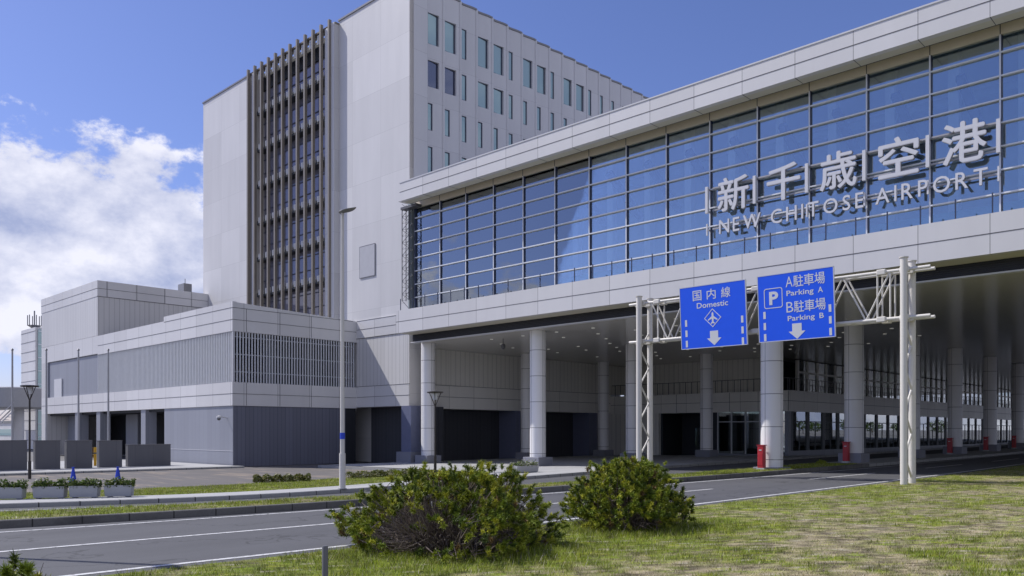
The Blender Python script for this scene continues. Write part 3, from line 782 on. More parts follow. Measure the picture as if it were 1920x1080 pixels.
# ceiling downlights
r5 = random.Random(4); dl = None
for i in range(9):
    for j in range(9):
        u = -42.2 + i * 2.9 + (1.3 if j % 2 else 0); v = 38.9 + j * 2.55
        if (i * 7 + j * 3) % 5 == 0: continue
        if dl is None:
            dl = MB().lathe([(.11, -.014), (.11, .01)], n=12).build('downlight', MATS['lamp_disc'])
            o = dl
        else: o = dl.copy(); C.objects.link(o)
        o.location = (u, v, 8.66); o.parent = A; o.matrix_parent_inverse = Matrix.Translation(A.location).inverted()
# walls of the drive-through
part(MB().box(-47.3, -47.0, 39.0, 65.0, 5.95, 8.66), 'ribbed_wall', 'inner_wall', A)
part(MB().box(-47.3, -46.95, 39.0, 62.4, 4.15, 5.93), 'wall_band', 'inner_band', A)
jn = MB().box(-47, -46.935, 38.7, 62.3, 5.925, 5.955).box(-47, -46.935, 38.7, 62.3, 5.05, 5.08)
part(jn, 'wall_joint', 'joint', A)
part(MB().box(-49.2, -48.8, 39.0, 62.4, 0, 4.15), 'garage_door', 'garage_dark', A)
for v in (49.2, 59.0): part(MB().box(-48.8, -46.9, v, v + 1.2, 0, 4.14), 'pier', 'pier_navy', A)
part(MB().box(-47.3, -37.6, 62.4, 62.8, 4.05, 5.72).box(-37.6, -29.3, 62.4, 62.8, 4.05, 5.72), 'balcony_band', 'inner_band', A)
part(MB().box(-29.6, -29.3, 62.8, 150, 4.05, 5.75), 'side_band', 'inner_band', A)
jn = MB().box(-47, -29.28, 62.385, 62.41, 4.88, 4.91).box(-29.31, -29.285, 62.4, 150, 4.88, 4.91)
for i in range(7): u = -44.9 + i * 2.6; jn.box(u - .015, u + .015, 62.385, 62.41, 4.08, 5.7)
part(jn, 'band_joint', 'joint', A)
part(MB().box(-47, -31.2, 64.6, 64.9, 5.7, 8.66), 'upper_wall', 'inner_wall', A)
part(MB().box(-47, -30, 62.8, 150, 5.5, 5.7), 'balcony_floor', 'roof_grey', A)
rl = MB().box(-46.9, -29.4, 62.48, 62.52, 6.72, 6.77).box(-29.44, -29.4, 62.5, 149, 6.72, 6.77)
for i in range(30): u = -46.5 + i * .59; rl.box(u - .02, u + .02, 62.48, 62.52, 5.72, 6.72)
for i in range(140): v = 62.9 + i * .62; rl.box(-29.44, -29.4, v - .02, v + .02, 5.75, 6.72)
part(rl, 'balcony_railing', 'lattice', A)
# second floor windows along the road side
part(MB().box(-33.0, -32.8, 64.9, 150, 5.7, 8.66), 'upper_back_wall', 'interior_dark', A)
ug = None
for i in range(20):
    v = 68 + i * 4.0
    f = MB().box(-31.3, -31.1, v, v + .35, 5.7, 8.6).box(-31.3, -31.1, v + 2.0, v + 2.2, 5.7, 8.6).box(-31.28, -31.12, v + .35, v + 3.99, 7.5, 7.65)
    fo = part(f, 'upper_window', 'inner_band', A)
    sub(MB().box(-31.22, -31.2, v + .35, v + 3.99, 5.72, 8.6), 'pane', 'hall_glass', fo)
# ground floor hall
gd = MB()
sub_ = part(MB().box(-35.7, -29.4, 62.5, 62.7, .3, .55).box(-29.6, -29.35, 62.8, 150, .3, .85), 'glazing_sill', 'grey_clad', A)
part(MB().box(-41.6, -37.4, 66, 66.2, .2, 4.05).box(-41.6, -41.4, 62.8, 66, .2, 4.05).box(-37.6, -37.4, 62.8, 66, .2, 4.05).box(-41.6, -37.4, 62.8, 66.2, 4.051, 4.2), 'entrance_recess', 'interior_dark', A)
part(MB().box(-39.9, -38.0, 65.9, 65.98, .2, 2.7), 'entrance_door', 'hall_glass', A)
part(MB().box(-43.2, -41.6, 62.45, 62.8, .2, 4.05).box(-47.3, -43.2, 62.5, 62.8, .2, 4.05), 'entrance_pier', 'inner_wall', A)
part(MB().box(-29.62, -29.3, 62.42, 62.88, .3, 4.05), 'corner_post', 'grey_clad', A)
part(MB().box(-37.4, -35.7, 62.5, 62.75, .2, 4.05), 'dark_pier', 'interior_dark', A)
for i in range(5):
    a = -35.7 + i * 1.28
    w = part(MB().box(a, a + .07, 62.46, 62.66, .55, 4.05).box(a + .07, a + 1.28, 62.48, 62.62, 3.2, 3.27), 'hall_window', 'louvre_white', A)
    sub(MB().box(a + .07, a + 1.28, 62.55, 62.57, .55, 4.05), 'pane', 'hall_glass', w)
for i in range(28):
    a = 62.9 + i * 3.1
    w = part(MB().box(-29.55, -29.36, a, a + .5, .85, 4.05).box(-29.50, -29.40, a + .5, a + 3.099, 3.2, 3.27).box(-29.5, -29.4, a + 1.75, a + 1.82, .85, 3.2), 'hall_window', 'interior_mid', A)
    sub(MB().box(-29.46, -29.44, a + .5, a + 3.099, .85, 4.05), 'pane', 'hall_glass', w)
part(MB().box(-47, -29.8, 70, 70.2, .2, 4.05).box(-36.2, -36, 62.9, 150, .2, 4.05), 'hall_inner_wall', 'interior_mid', A)
ct = MB()
for i in range(26):
    v = 64 + i * 3.2; ct.box(-34, -31.5, v, v + r5.uniform(.6, 2), .3, r5.uniform(1.0, 2.2))
part(ct, 'hall_furniture', 'interior_mid', A)
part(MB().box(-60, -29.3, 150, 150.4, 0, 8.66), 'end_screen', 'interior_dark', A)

# raised lettering on the front
def text_pts(txt, bold=0.0, extr=.06):
    cu = bpy.data.curves.new('txt', 'FONT'); cu.body = txt; cu.extrude = extr; cu.offset = bold; cu.resolution_u = 3
    o = bpy.data.objects.new('txt', cu); C.objects.link(o); dg = bpy.context.evaluated_depsgraph_get(); dg.update()
    me = bpy.data.meshes.new_from_object(o.evaluated_get(dg)); bpy.data.objects.remove(o); bpy.data.curves.remove(cu)
    return me
def text_obj(name, txt, u0, u1, z0, z1, v, th, mats, parent, bold=0.0, keep=False, fat=0.0):
    """solid lettering filling u0..u1 by z0..z1 with its front at v (towards -y)"""
    me = text_pts(txt, bold); n = len(me.vertices); co = np.empty(n*3, np.float32); me.vertices.foreach_get('co', co); co = co.reshape(-1, 3)
    lo, hi = co.min(0), co.max(0); s = np.maximum(hi - lo, 1e-6)
    sx = (u1 - u0) / s[0]; sz = (z1 - z0) / s[1]
    if keep: sx = sz; u0 = (u0 + u1) / 2 - s[0] * sx / 2
    t = (hi[2] - co[:, 2]) / s[2]
    out = np.c_[u0 + (co[:, 0] - lo[0]) * sx, v + t * th, z0 + (co[:, 1] - lo[1]) * sz]
    me.vertices.foreach_set('co', out.astype(np.float32).ravel()); me.name = name
    if fat:                                       # heavier strokes: the letter swept a little sideways and up
        bm = bmesh.new()
        for k_, (dx, dz) in enumerate(((0, 0), (fat, 0), (-fat, 0), (0, fat), (0, -fat))):
            n0 = len(bm.verts); bm.from_mesh(me); bm.verts.ensure_lookup_table()
            for q_ in bm.verts[n0:]: q_.co += Vector((dx, .0015 * k_, dz))
        bm.to_mesh(me); bm.free()
    for m in mats: me.materials.append(MATS[m])
    me.update()
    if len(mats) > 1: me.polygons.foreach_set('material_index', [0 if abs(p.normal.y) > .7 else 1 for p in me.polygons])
    o = bpy.data.objects.new(name, me); C.objects.link(o); o.parent = parent
    o.matrix_parent_inverse = parent.matrix_basis.inverted() if parent.type == 'EMPTY' else Matrix.Identity(4)
    return o
S = thing('airport_sign', 'big grey raised airport name in Japanese and English on the glass front', 'sign', (-14.6, 36.0, 12.0))
for ch, (a, b) in zip('新千歳空港', ((-20.57,-18.91),(-17.99,-16.35),(-15.45,-13.8),(-12.9,-11.27),(-10.4,-8.76))):
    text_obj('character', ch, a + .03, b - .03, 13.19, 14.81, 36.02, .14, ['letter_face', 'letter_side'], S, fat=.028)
for word, a, b in (('NEW', -20.51, -18.31), ('CHITOSE', -17.8, -13.53), ('AIRPORT', -13.03, -8.74)):
    ws = []
    for ch in word:
        me = text_pts(ch); x = [v.co.x for v in me.vertices]; y = [v.co.y for v in me.vertices]; ws.append((max(x)-min(x))/(.73)); bpy.data.meshes.remove(me)
    ws = [w * .64 for w in ws]; gap = (b - a - sum(ws)) / (len(word) - 1); x = a
    for ch, w in zip(word, ws):
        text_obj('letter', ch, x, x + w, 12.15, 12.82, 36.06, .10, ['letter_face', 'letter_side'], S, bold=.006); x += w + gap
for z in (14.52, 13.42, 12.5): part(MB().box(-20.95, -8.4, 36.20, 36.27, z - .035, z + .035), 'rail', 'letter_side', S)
for k in range(8, 14):
    u = B0 + BW * k
    part(MB().box(u - .07, u + .07, 36.06, 36.19, 13.3, 14.62), 'bracket', 'letter_face', S)
    part(MB().box(u - .035, u + .035, 36.10, 36.19, 12.2, 12.78), 'bracket', 'letter_face', S)
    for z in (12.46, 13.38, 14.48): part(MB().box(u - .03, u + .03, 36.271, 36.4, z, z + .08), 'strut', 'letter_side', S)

# walkway guard posts
G_ = thing('guard_rail', 'thin dark guard rail posts along the ledge below the glass front', 'railing', (-18, 35.1, 10.7))
for i in range(-2, 41):
    u = B0 + BW * i / 2 + .05
    if u > UE: break
    part(MB().box(u - .022, u + .022, 35.02, 35.06, 10.70, 11.50), 'post', 'mullion_dark', G_)
# maintenance lattice at the end of the glass
Mt = thing('lattice_mast', 'thin dark steel lattice hanging at the left end of the glass front', 'lattice mast', (-45, 36, 11))
lt = MB(); xs = (-45.25, -44.5); 
for x in xs:
    for y in (35.95, 36.3): lt.tube((x, y, 11.6), (x, y, 18.0), .03, n=5)
z = 11.6; s = 0
while z < 17.9:
    for y in (35.95, 36.3):
        a, b = (xs if s else xs[::-1]); lt.tube((a, y, z), (b, y, z + .45), .019, n=4)
    lt.tube((xs[0], 35.95, z), (xs[1], 35.95, z), .013, n=4); lt.tube((xs[s], 35.95, z), (xs[s], 36.3, z + .45), .011, n=4)
    z += .45; s = 1 - s
part(lt, 'lattice', 'lattice', Mt)
part(MB().tube((-45.25, 35.95, 11.6), (-44.45, 36.0, 10.9), .022, n=5).tube((-44.45, 36.0, 10.7), (-44.45, 36.0, 18.0), .05, n=6).box(-45.3, -43.6, 35.85, 36.35, 17.95, 18.12), 'bracket', 'lattice', Mt)

# ---------------------------------------------------------------- sign gantry and the two direction signs
Gt = thing('sign_gantry', 'cream tubular lattice gantry spanning the road with two blue signs', 'sign gantry', (-15.7, 31, .3))
LP = [(-21.4, 30.55), (-21.4, 31.42)]; RP = [(-10.1, 30.7), (-10.1, 31.57)]
for (u, v), top in ((LP[0], 8.5), (LP[1], 8.5), (RP[0], 8.62), (RP[1], 8.62)):
    part(MB().tube((u, v, gz(u, v)), (u, v, top), .125 if u > -15 else .13, n=20).tube((u, v, top), (u, v, top + .03), .16, n=20), 'pole', 'pole_cream', Gt, smooth=True)
for pr in (LP, RP):
    m = MB(); (u, va), (_, vb) = pr; z = gz(u, va) + .25; s = 0
    while z < 6.2:
        a, b = (va + .1, vb - .1) if s else (vb - .1, va + .1); m.tube((u, a, z), (u, b, z + .75), .04, n=8); z += .8; s = 1 - s
    part(m, 'lacing', 'pole_cream', Gt, smooth=True)
VF, VB = 30.8, 31.3
ch = MB()
for v in (VF, VB):
    for z in (8.22, 6.5): ch.tube((-22.1, v, z), (-9.25, v, z), .065, n=10)
part(ch, 'chord', 'pole_cream', Gt, smooth=True)
wb = MB(); n = 12; L0, L1 = -20.9, -10.6; st = (L1 - L0) / n
for i in range(n):
    a = L0 + st * i; b = a + st
    for v in (VF, VB):
        z0, z1 = (6.5, 8.22) if i % 2 else (8.22, 6.5)
        wb.tube((a, v, z0), (b, v, z1), .035, n=8)
    for z in (6.5, 8.22): wb.tube((a, VF if i % 2 else VB, z), (b, VB if i % 2 else VF, z), .03, n=6)
for u in (L0, L0 + .35, L1, L1 - .45):
    for v in (VF, VB): wb.tube((u, v, 6.5), (u, v, 8.22), .033, n=8)
part(wb, 'web_member', 'pole_cream', Gt, smooth=True)
for u in (-21.4, -10.1, -20.6, -10.9, -15.85):
    for z in (6.5, 8.22):
        for v in (VF, VB): part(MB().box(u - .16, u + .16, v - .10, v + .10, z - .1, z + .1), 'clamp', 'pole_cream', Gt, bevel=.03)

def direction_sign(label, u0, u1, z0, z1, v, fill):
    """panel leaning slightly forward, hung on the front of the gantry"""
    t = thing('direction_sign', label, 'road sign', (u0, v, z0), group='blue signs on the gantry')
    w, h = u1 - u0, z1 - z0
    loc = lambda m, name, mat, bev=0: m.build(name, MATS[mat], t, bevel=bev)
    loc(MB().box(0, w, 0, .05, 0, h), 'panel', 'sign_blue')
    f = MB().box(-.02, w + .02, -.006, .06, -.03, -.001).box(-.02, w + .02, -.006, .06, h + .001, h + .03).box(-.03, -.001, -.006, .06, -.03, h + .03).box(w + .001, w + .03, -.006, .06, -.03, h + .03)
    loc(f, 'frame', 'sign_frame')
    bk = MB()
    for z in (.5, 1.3, 2.1): bk.box(.05, w - .05, .06, .13, z - .05, z + .05)
    for x in (.5, w - .5): bk.box(x - .05, x + .05, .13, .18, .3, h - .2)
    loc(bk, 'back_rail', 'grey_back')
    fill(t, w, h)
    t.rotation_euler = (math.radians(4.0), 0, 0)
    return t
def sign_text(t, h, txt, x0, x1, d0, d1, bold=.0, keep=False):
    me = text_pts(txt, bold); nn = len(me.vertices); co = np.empty(nn*3, np.float32); me.vertices.foreach_get('co', co); co = co.reshape(-1, 3)
    lo, hi = co.min(0), co.max(0); s = np.maximum(hi - lo, 1e-6); sx = (x1 - x0) / s[0]; sz = (d1 - d0) / s[1]
    tt = (hi[2] - co[:, 2]) / s[2]
    out = np.c_[x0 + (co[:, 0] - lo[0]) * sx, -.006 + tt * .005, h - d1 + (co[:, 1] - lo[1]) * sz]
    me.vertices.foreach_set('co', out.astype(np.float32).ravel()); me.materials.append(MATS['sign_white']); me.name = 'lettering'; me.update()
    o = bpy.data.objects.new('lettering', me); C.objects.link(o); o.parent = t; return o
def arrow(t, h, x, d0):
    m = MB().prism([(x-.19, h-d0), (x-.19, h-d0-.30), (x-.34, h-d0-.30), (x, h-d0-.60), (x+.34, h-d0-.30), (x+.19, h-d0-.30), (x+.19, h-d0)][::-1], -.006, -.001)
    m.build('arrow', MATS['sign_white'], t)
def dashes(t, h, x, ds):
    for d in ds: MB().box(x - .05, x + .05, -.006, -.001, h - d - .28, h - d).build('lane_dash', MATS['sign_white'], t)
def ring(t, h, pts, w, name):
    m = MB(); n = len(pts)
    for i in range(n):
        a = Vector(pts[i]); b = Vector(pts[(i+1) % n]); d = (b - a).normalized() * (w/2); nrm = Vector((-d.y, d.x))
        q = [a - d + nrm, b + d + nrm, b + d - nrm, a - d - nrm]
        m.prism([(p.x, h - p.y) for p in q], -.006 - .0002 * i, -.001)
    m.build(name, MATS['sign_white'], t)
def fill_domestic(t, w, h):
    for ch, x in (('国', .83), ('内', 1.50), ('線', 2.17)): sign_text(t, h, ch, x - .21, x + .21, .17, .60, .006)
    sign_text(t, h, 'Domestic', .80, 2.26, .70, .93, .012)
    cx, cy = 1.53, 1.38
    ring(t, h, [(cx, cy - .37), (cx + .38, cy), (cx, cy + .37), (cx - .38, cy)], .03, 'diamond_border')
    pl = [(0,.25),(.04,.20),(.045,.07),(.22,-.06),(.22,-.11),(.045,-.03),(.035,-.16),(.09,-.21),(.09,-.25),(0,-.22)]
    pl = pl + [(-x, z) for x, z in pl[::-1] if x > 0]
    m = MB(); V = [(cx + x, -.006, h - cy + z) for x, z in pl]; V2 = [(x, -.001, z) for x, _, z in V]; n = len(V)
    m.add(V + V2, [tuple(range(n))] + [(i, n+i, n+(i+1)%n, (i+1)%n) for i in range(n)]); m.build('airplane_symbol', MATS['sign_white'], t)
    arrow(t, h, 1.57, 1.92)
    dashes(t, h, .25, (1.36, 1.80, 2.24)); dashes(t, h, 2.87, (1.42, 1.86, 2.30))
def fill_parking(t, w, h):
    pts = []
    for (cx, cy, a0) in ((.92, .60, -90), (.92, 1.20, 0), (.34, 1.20, 90), (.34, .60, 180)):
        for k in range(4): a = math.radians(a0 + 30 * k); pts.append((cx + .08 * math.cos(a), cy + .08 * math.sin(a)))
    ring(t, h, pts, .03, 'parking_border')
    sign_text(t, h, 'P', .46, .84, .64, 1.16, .035)
    for row, d in (('A', .12), ('B', 1.10)):
        sign_text(t, h, row, 1.16, 1.44, d + .02, d + .42, -.004)
        for ch, x in (('駐', 1.67), ('車', 2.09), ('場', 2.51)): sign_text(t, h, ch, x - .20, x + .20, d, d + .45, .006)
    sign_text(t, h, 'Parking', 1.18, 2.26, .68, .95, .012); sign_text(t, h, 'A', 2.43, 2.62, .68, .89, .012)
    sign_text(t, h, 'Parking', 1.20, 2.28, 1.66, 1.92, .012); sign_text(t, h, 'B', 2.46, 2.63, 1.66, 1.86, .012)
    arrow(t, h, 1.56, 1.97)
    dashes(t, h, .24, (1.40, 1.84, 2.28)); dashes(t, h, 2.87, (1.38, 1.82, 2.26))
direction_sign('blue sign reading Domestic with airplane diamond, left one on the gantry', -19.10, -16.06, 5.97, 8.55, 30.46, fill_domestic)
direction_sign('blue sign reading Parking A and Parking B with boxed P', -15.50, -12.48, 6.0, 8.58, 30.46, fill_parking)

# ---------------------------------------------------------------- poles and lamps
def street_lamp(u, v, label, h=10.1):
    z = gz(u, v) + .15
    t = thing('street_lamp', label, 'street lamp', (u, v, z), 0, 'tall grey street lamps')
    MB().tube((0,0,0), (0,0,1.3), .115, n=16).tube((0,0,1.3), (0,0,h-.05), .085, .055, n=16).build('pole', MATS['pole_cream'], t, smooth=True)
    m = MB().lathe([(.16,0),(.16,.03)], n=16)
    m.build('base_plate', MATS['pole_grey'], t)
    prof = []
    hd = MB(); n = 10; L_ = .95
    for i in range(n + 1):
        s = i / n; x = -.12 + L_ * s; wd = .16 * math.sin(math.pi * min(1, s * .85 + .14)) + .02; th = .09 * (1 - s) ** .7 + .015
        zc = h - .02 + .02 * s
        hd.v += [(x, -wd, zc), (x, 0, zc + th), (x, wd, zc), (x, 0, zc - .5 * th)]
    for i in range(n):
        for j in range(4): hd.f.append((i*4+j, (i+1)*4+j, (i+1)*4+(j+1)%4, i*4+(j+1)%4)); hd.m.append(0)
    hd.f += [(0,1,2,3), (n*4+3, n*4+2, n*4+1, n*4)]; hd.m += [0, 0]
    hd.build('lamp_head', MATS['steel_grey'], t, smooth=True)
    st = MB().lathe([(.092, 1.82), (.092, 2.05)], n=16); st.build('sticker', MATS['cone_blue'], t)
    return t
street_lamp(-25.05, 17.15, 'tall slim street lamp with flat head standing on the far pavement')
sl = street_lamp(-21.0, 1.7, 'street lamp left of the view throwing its shadow on the near road'); 
def black_lamp(u, v, h, label, base=.0):
    t = thing('garden_lamp', label, 'street lamp', (u, v, gz(u, v) + base), 0, 'black garden lamps')
    MB().tube((0,0,0), (0,0,.9), .075, n=12).tube((0,0,.9), (0,0,h - .75), .05, .045, n=12).build('pole', MATS['pole_black'], t, smooth=True)
    m = MB()
    for k in range(4):
        a = math.pi/4 + k * math.pi/2; m.tube((0,0,h-.78), (.30*math.cos(a), .30*math.sin(a), h-.06), .022, n=6)
    m.build('bracket', MATS['pole_black'], t)
    MB().lathe([(.40, h-.07), (.43, h-.03), (.42, h), (.2, h+.03)], n=24).build('lamp_shade', MATS['pole_black'], t)
    MB().lathe([(.10, h-.42), (.13, h-.08)], n=12).build('lamp_glass', MATS['sign_white'], t)
black_lamp(-46.36, 12.9, 4.74, 'black garden lamp with disc top standing in front of the grey wall blocks')
black_lamp(-32.6, 28.1, 4.28, 'black garden lamp with disc top standing before the first white column', .12)
# flagpoles
for i, (v, h) in enumerate(((15.17, 7.5), (17.1, 7.64), (19.02, 7.77), (20.9, 7.9))):
    nm = ['bare grey flagpole rising behind the leftmost wall block', 'bare grey flagpole rising between the first and second whole wall blocks', 'bare grey flagpole rising in front of the dark garage opening', 'bare grey flagpole nearest to the podium corner'][i]
    t = thing('flagpole', nm, 'flagpole', (-58, v, 0.1), 0, 'row of bare flagpoles')
    MB().tube((0,0,0), (0,0,h-.1), .075, .05, n=12).build('pole', MATS['pole_grey'], t, smooth=True)
    MB().lathe([(.05,h-.12),(.09,h-.06),(.03,h+.02)], n=12).build('finial', MATS['steel_grey'], t, smooth=True)
    MB().lathe([(.14,0),(.14,.25)], n=12).build('base', MATS['pole_grey'], t)

# ---------------------------------------------------------------- wall blocks, bollards, cones, planters
WB = ((9.2, 15.31, 1.86, 'long dark grey wall block cut by the left picture edge'), (15.75, 17.15, 1.84, 'dark grey wall block just right of the black lamp'),
      (17.51, 19.02, 1.82, 'dark grey wall block left of the yellow bollards'), (19.44, 20.86, 1.80, 'dark grey wall block right of the yellow bollards'), (21.23, 24.06, 1.52, 'lowest and widest dark grey wall block nearest the podium'))
for a, b, h, lb in WB:
    o = MB().box(-55.9, -55.5, a, b, 0, h).box(-55.92, -55.48, a - .02, b + .02, h, h + .04)
    o = o.build('screen_wall', MATS['wall_block']); tag(o, lb, 'wall block', 'dark screen wall blocks')
for v, lb in ((19.05, 'yellow bollard, left of the pair between wall blocks'), (19.32, 'yellow bollard, right of the pair between wall blocks')):
    t = thing('bollard', lb, 'bollard', (-58.6, v + .95, .0), 0, 'yellow bollards')
    MB().tube((0,0,0), (0,0,1.35), .09, n=14).build('post', MATS['yellow'], t, smooth=True)
    MB().lathe([(.092, .9), (.092, 1.0)], n=14).build('band', MATS['lattice'], t)
for u, v, lb in ((-42.8, 13.8, 'blue traffic cone on the plaza, the one nearer the black lamp'), (-41.65, 15.45, 'blue traffic cone on the plaza, the one nearer the lawn')):
    t = thing('traffic_cone', lb, 'traffic cone', (u, v, gz(u, v) - .02), 0, 'blue traffic cones')
    MB().lathe([(.15, .03), (.045, .66), (.04, .68)], n=20).build('cone', MATS['cone_blue'], t, smooth=True)
    MB().box(-.19, .19, -.19, .19, 0, .03).build('base', MATS['cone_blue'], t, bevel=.01)
    MB().lathe([(.075, .66), (.075, .70)], n=12).build('cap', MATS['cone_blue'], t)
def leafy(name, label, cat, pts_fn, n, size, seed, loc, rz=0, group=None, greens=((.10,.15,.03),(.05,.09,.02),(.16,.2,.05)), flowers=0):
    rs = np.random.RandomState(seed); P = pts_fn(rs, n); nr = rs.normal(0, 1, (n, 3)); nr[:, 2] = np.abs(nr[:, 2]) + .3; nr /= np.linalg.norm(nr, axis=1)[:, None]
    a = np.cross(nr, rs.normal(0, 1, (n, 3))); a /= np.linalg.norm(a, axis=1)[:, None]; b = np.cross(nr, a)
    s = size * rs.uniform(.6, 1.4, (n, 1))
    V = np.stack([P - a*s, P + b*s*.5, P + a*s, P - b*s*.5], 1).reshape(-1, 3); F = np.arange(4*n).reshape(-1, 4)
    g = np.array(greens); c = g[rs.randint(0, len(g), n)] * rs.uniform(.7, 1.3, (n, 1))
    if flowers:
        k = rs.rand(n) < flowers; c[k] = np.array([.6, .58, .5])
    ca, sa = math.cos(rz), math.sin(rz); V = np.c_[V[:,0]*ca - V[:,1]*sa + 0, V[:,0]*sa + V[:,1]*ca, V[:,2]]
    o = np_mesh(name, V, F, 'leaves', np.repeat(c, 4, 0)); o.location = loc; return tag(o, label, cat, group)
def planter(u, v, rz, L_, W_, H_, mat, label, plant_label, seed, flowers=.06):
    z = gz(u, v) + .15
    t = thing('planter', label, 'planter', (u, v, z), rz, 'concrete flower planters')
    m = MB(); a = .03
    x, y = L_/2, W_/2
    m.add([(-x+a,-y+a,.03),(x-a,-y+a,.03),(x-a,y-a,.03),(-x+a,y-a,.03),(-x,-y,H_),(x,-y,H_),(x,y,H_),(-x,y,H_),(-x+.05,-y+.05,H_),(x-.05,-y+.05,H_),(x-.05,y-.05,H_),(-x+.05,y-.05,H_),(-x+.05,-y+.05,H_-.06),(x-.05,-y+.05,H_-.06),(x-.05,y-.05,H_-.06),(-x+.05,y-.05,H_-.06)],
          [(3,2,1,0),(0,1,5,4),(1,2,6,5),(2,3,7,6),(3,0,4,7),(4,5,9,8),(5,6,10,9),(6,7,11,10),(7,4,8,11),(8,9,13,12),(9,10,14,13),(10,11,15,14),(11,8,12,15)])
    m.build('trough', MATS[mat], t)
    MB().box(-x+.051, x-.051, -y+.051, y-.051, H_-.10, H_-.05).build('soil', MATS['soil'], t)
    for q in (-x+.1, x-.2): MB().box(q, q+.1, -y+.05, y-.05, 0, .03).build('foot', MATS['lattice'], t)
    def pts(rs, n):
        px = rs.uniform(-x*1.02, x*1.08, n); hgt = .12 + .16*np.abs(np.sin(px*5.1 + seed)) * rs.rand(n)
        return np.c_[px, rs.uniform(-y, y, n)*1.05, H_ - .05 + hgt*rs.rand(n)*1.3]
    leafy('bedding_plants', plant_label, 'plants', pts, 900, .05, seed, (u, v, z), rz, 'plants growing in the planters', flowers=flowers)
ang = math.atan2(3.25, 2.6)
for i, (u, v) in enumerate(((-30.35, 7.75), (-29.55, 8.83), (-28.87, 9.67), (-28.23, 10.52))):
    w = (1.15, .98, .9, .87)[i]
    nm = ('cut by the left picture edge', 'second from the left edge', 'third from the left edge', 'at the right end of the row')[i]
    planter(u, v, ang, w, .36, .40, 'planter_grey', 'grey concrete planter ' + nm, 'low green bedding plants in the planter ' + nm, 30 + i)
planter(-28.25, 30.3, math.pi/2, 1.6, .55, .36, 'planter_pale', 'pale stone planter in front of the second white column', 'white flowering plants in the pale planter by the second column', 41, .30)
# low hedges
def hedge(u0, v0, u1, v1, w, h, label, seed):
    def pts(rs, n):
        t = rs.rand(n); lump = .65 + .35*np.abs(np.sin(t*17+seed)); a = rs.rand(n)*np.pi
        d = np.array([u1-u0, v1-v0]); d = d/np.linalg.norm(d); nn = np.array([-d[1], d[0]])
        r = lump*rs.uniform(.7, 1.05, n)
        return np.c_[(u1-u0)*t + nn[0]*np.cos(a)*r*w, (v1-v0)*t + nn[1]*np.cos(a)*r*w, np.sin(a)*r*h]
    leafy('hedge', label, 'hedge', pts, 2600, .05, seed, (u0, v0, gz(u0, v0) + .1), 0, 'low clipped hedges', ((.16,.18,.04),(.24,.22,.07),(.10,.12,.03)))
hedge(-33.1, 18.0, -32.0, 20.2, .3, .38, 'short low hedge left of the tall street lamp', 51)
hedge(-32.3, 22.4, -32.2, 27.2, .3, .38, 'longer low hedge right of the tall street lamp', 52)
# red boxes at the columns
for i, v in enumerate((37.7, 48.0, 67.5, 77.3, 86.7)):
    u = -18.55; zz = gz(u, v) + .16
    lb = ('bright red hydrant box at the nearest large column', 'red hydrant box at the second large column', 'red hydrant box at the column right of the gantry pole', 'red hydrant box at the last column but one', 'red hydrant box at the farthest column in view')[i]
    t = thing('hydrant_box', lb, 'hydrant box', (u - .12, v - .82, zz), 0, 'red hydrant boxes')
    MB().box(-.155, .155, -.14, .14, .10, 1.18).build('cabinet', MATS['red_box'], t, bevel=.02)
    MB().box(-.12, .12, -.155, -.141, .22, .80).build('door', MATS['red_box'], t, bevel=.004)
    MB().box(-.07, .07, -.152, -.142, .94, .98).build('label_plate', MATS['sign_white'], t)
    MB().box(-.20, .20, -.16, .16, -.1, .10).build('base', MATS['planter_pale'], t)
    MB().box(-.20, .20, -.16, .16, 1.181, 1.215).build('lid', MATS['red_box'], t)
def weed():
    def pts(rs, n):
        a = rs.rand(n)*2*np.pi; r = rs.rand(n)**.6; return np.c_[np.cos(a)*r*.35, np.sin(a)*r*.6, (1-r*r)*.28*rs.rand(n)]
    leafy('weed_clump', 'yellow green weed clump at the island tip by the kerb', 'plant', pts, 500, .05, 61, (-18.9, 44.3, gz(-18.9,44.3)+.17), 0, None, ((.30,.33,.04),(.22,.28,.04)))
weed()
# marker post in the lawn
t = thing('marker_post', 'short plain grey post standing in the foreground lawn', 'post', (-8.15, 5.34, gz(-8.15, 5.34)))
MB().lathe([(.036, -.1), (.036, .66), (.030, .675)], n=16).build('shaft', MATS['post_grey'], t, smooth=True)
MB().lathe([(.06, -.02), (.06, .02)], n=16).build('collar', MATS['post_grey'], t)
# security cameras
def cctv(label, loc, d):
    t = thing('security_camera', label, 'camera', loc)
    MB().tube((0,0,0), (d[0]*.55, d[1]*.55, .12), .035, n=8).build('arm', MATS['camera_shell'], t)
    MB().lathe([(.05,.16),(.16,.10),(.17,-.02)], d[0]*.6, d[1]*.6, n=16).build('housing', MATS['camera_shell'], t, smooth=True)
    MB().lathe([(.13,-.02),(.11,-.12),(.04,-.17)], d[0]*.6, d[1]*.6, n=16).build('dome', MATS['lattice'], t, smooth=True)
cctv('white dome camera on the grey podium wall near its corner', (-53.4, 27.08, 3.35), (0, -1))
t = thing('dome_camera', 'small dark dome camera hanging from the drive-through ceiling', 'camera', (-38.5, 39.2, 8.66))
MB().tube((0,0,0), (0,0,-.35), .03, n=8).build('stem', MATS['lattice'], t)
MB().lathe([(.06,-.72),(.14,-.62),(.16,-.48),(.12,-.36),(.03,-.33)], n=16).build('dome', MATS['lattice'], t, smooth=True)

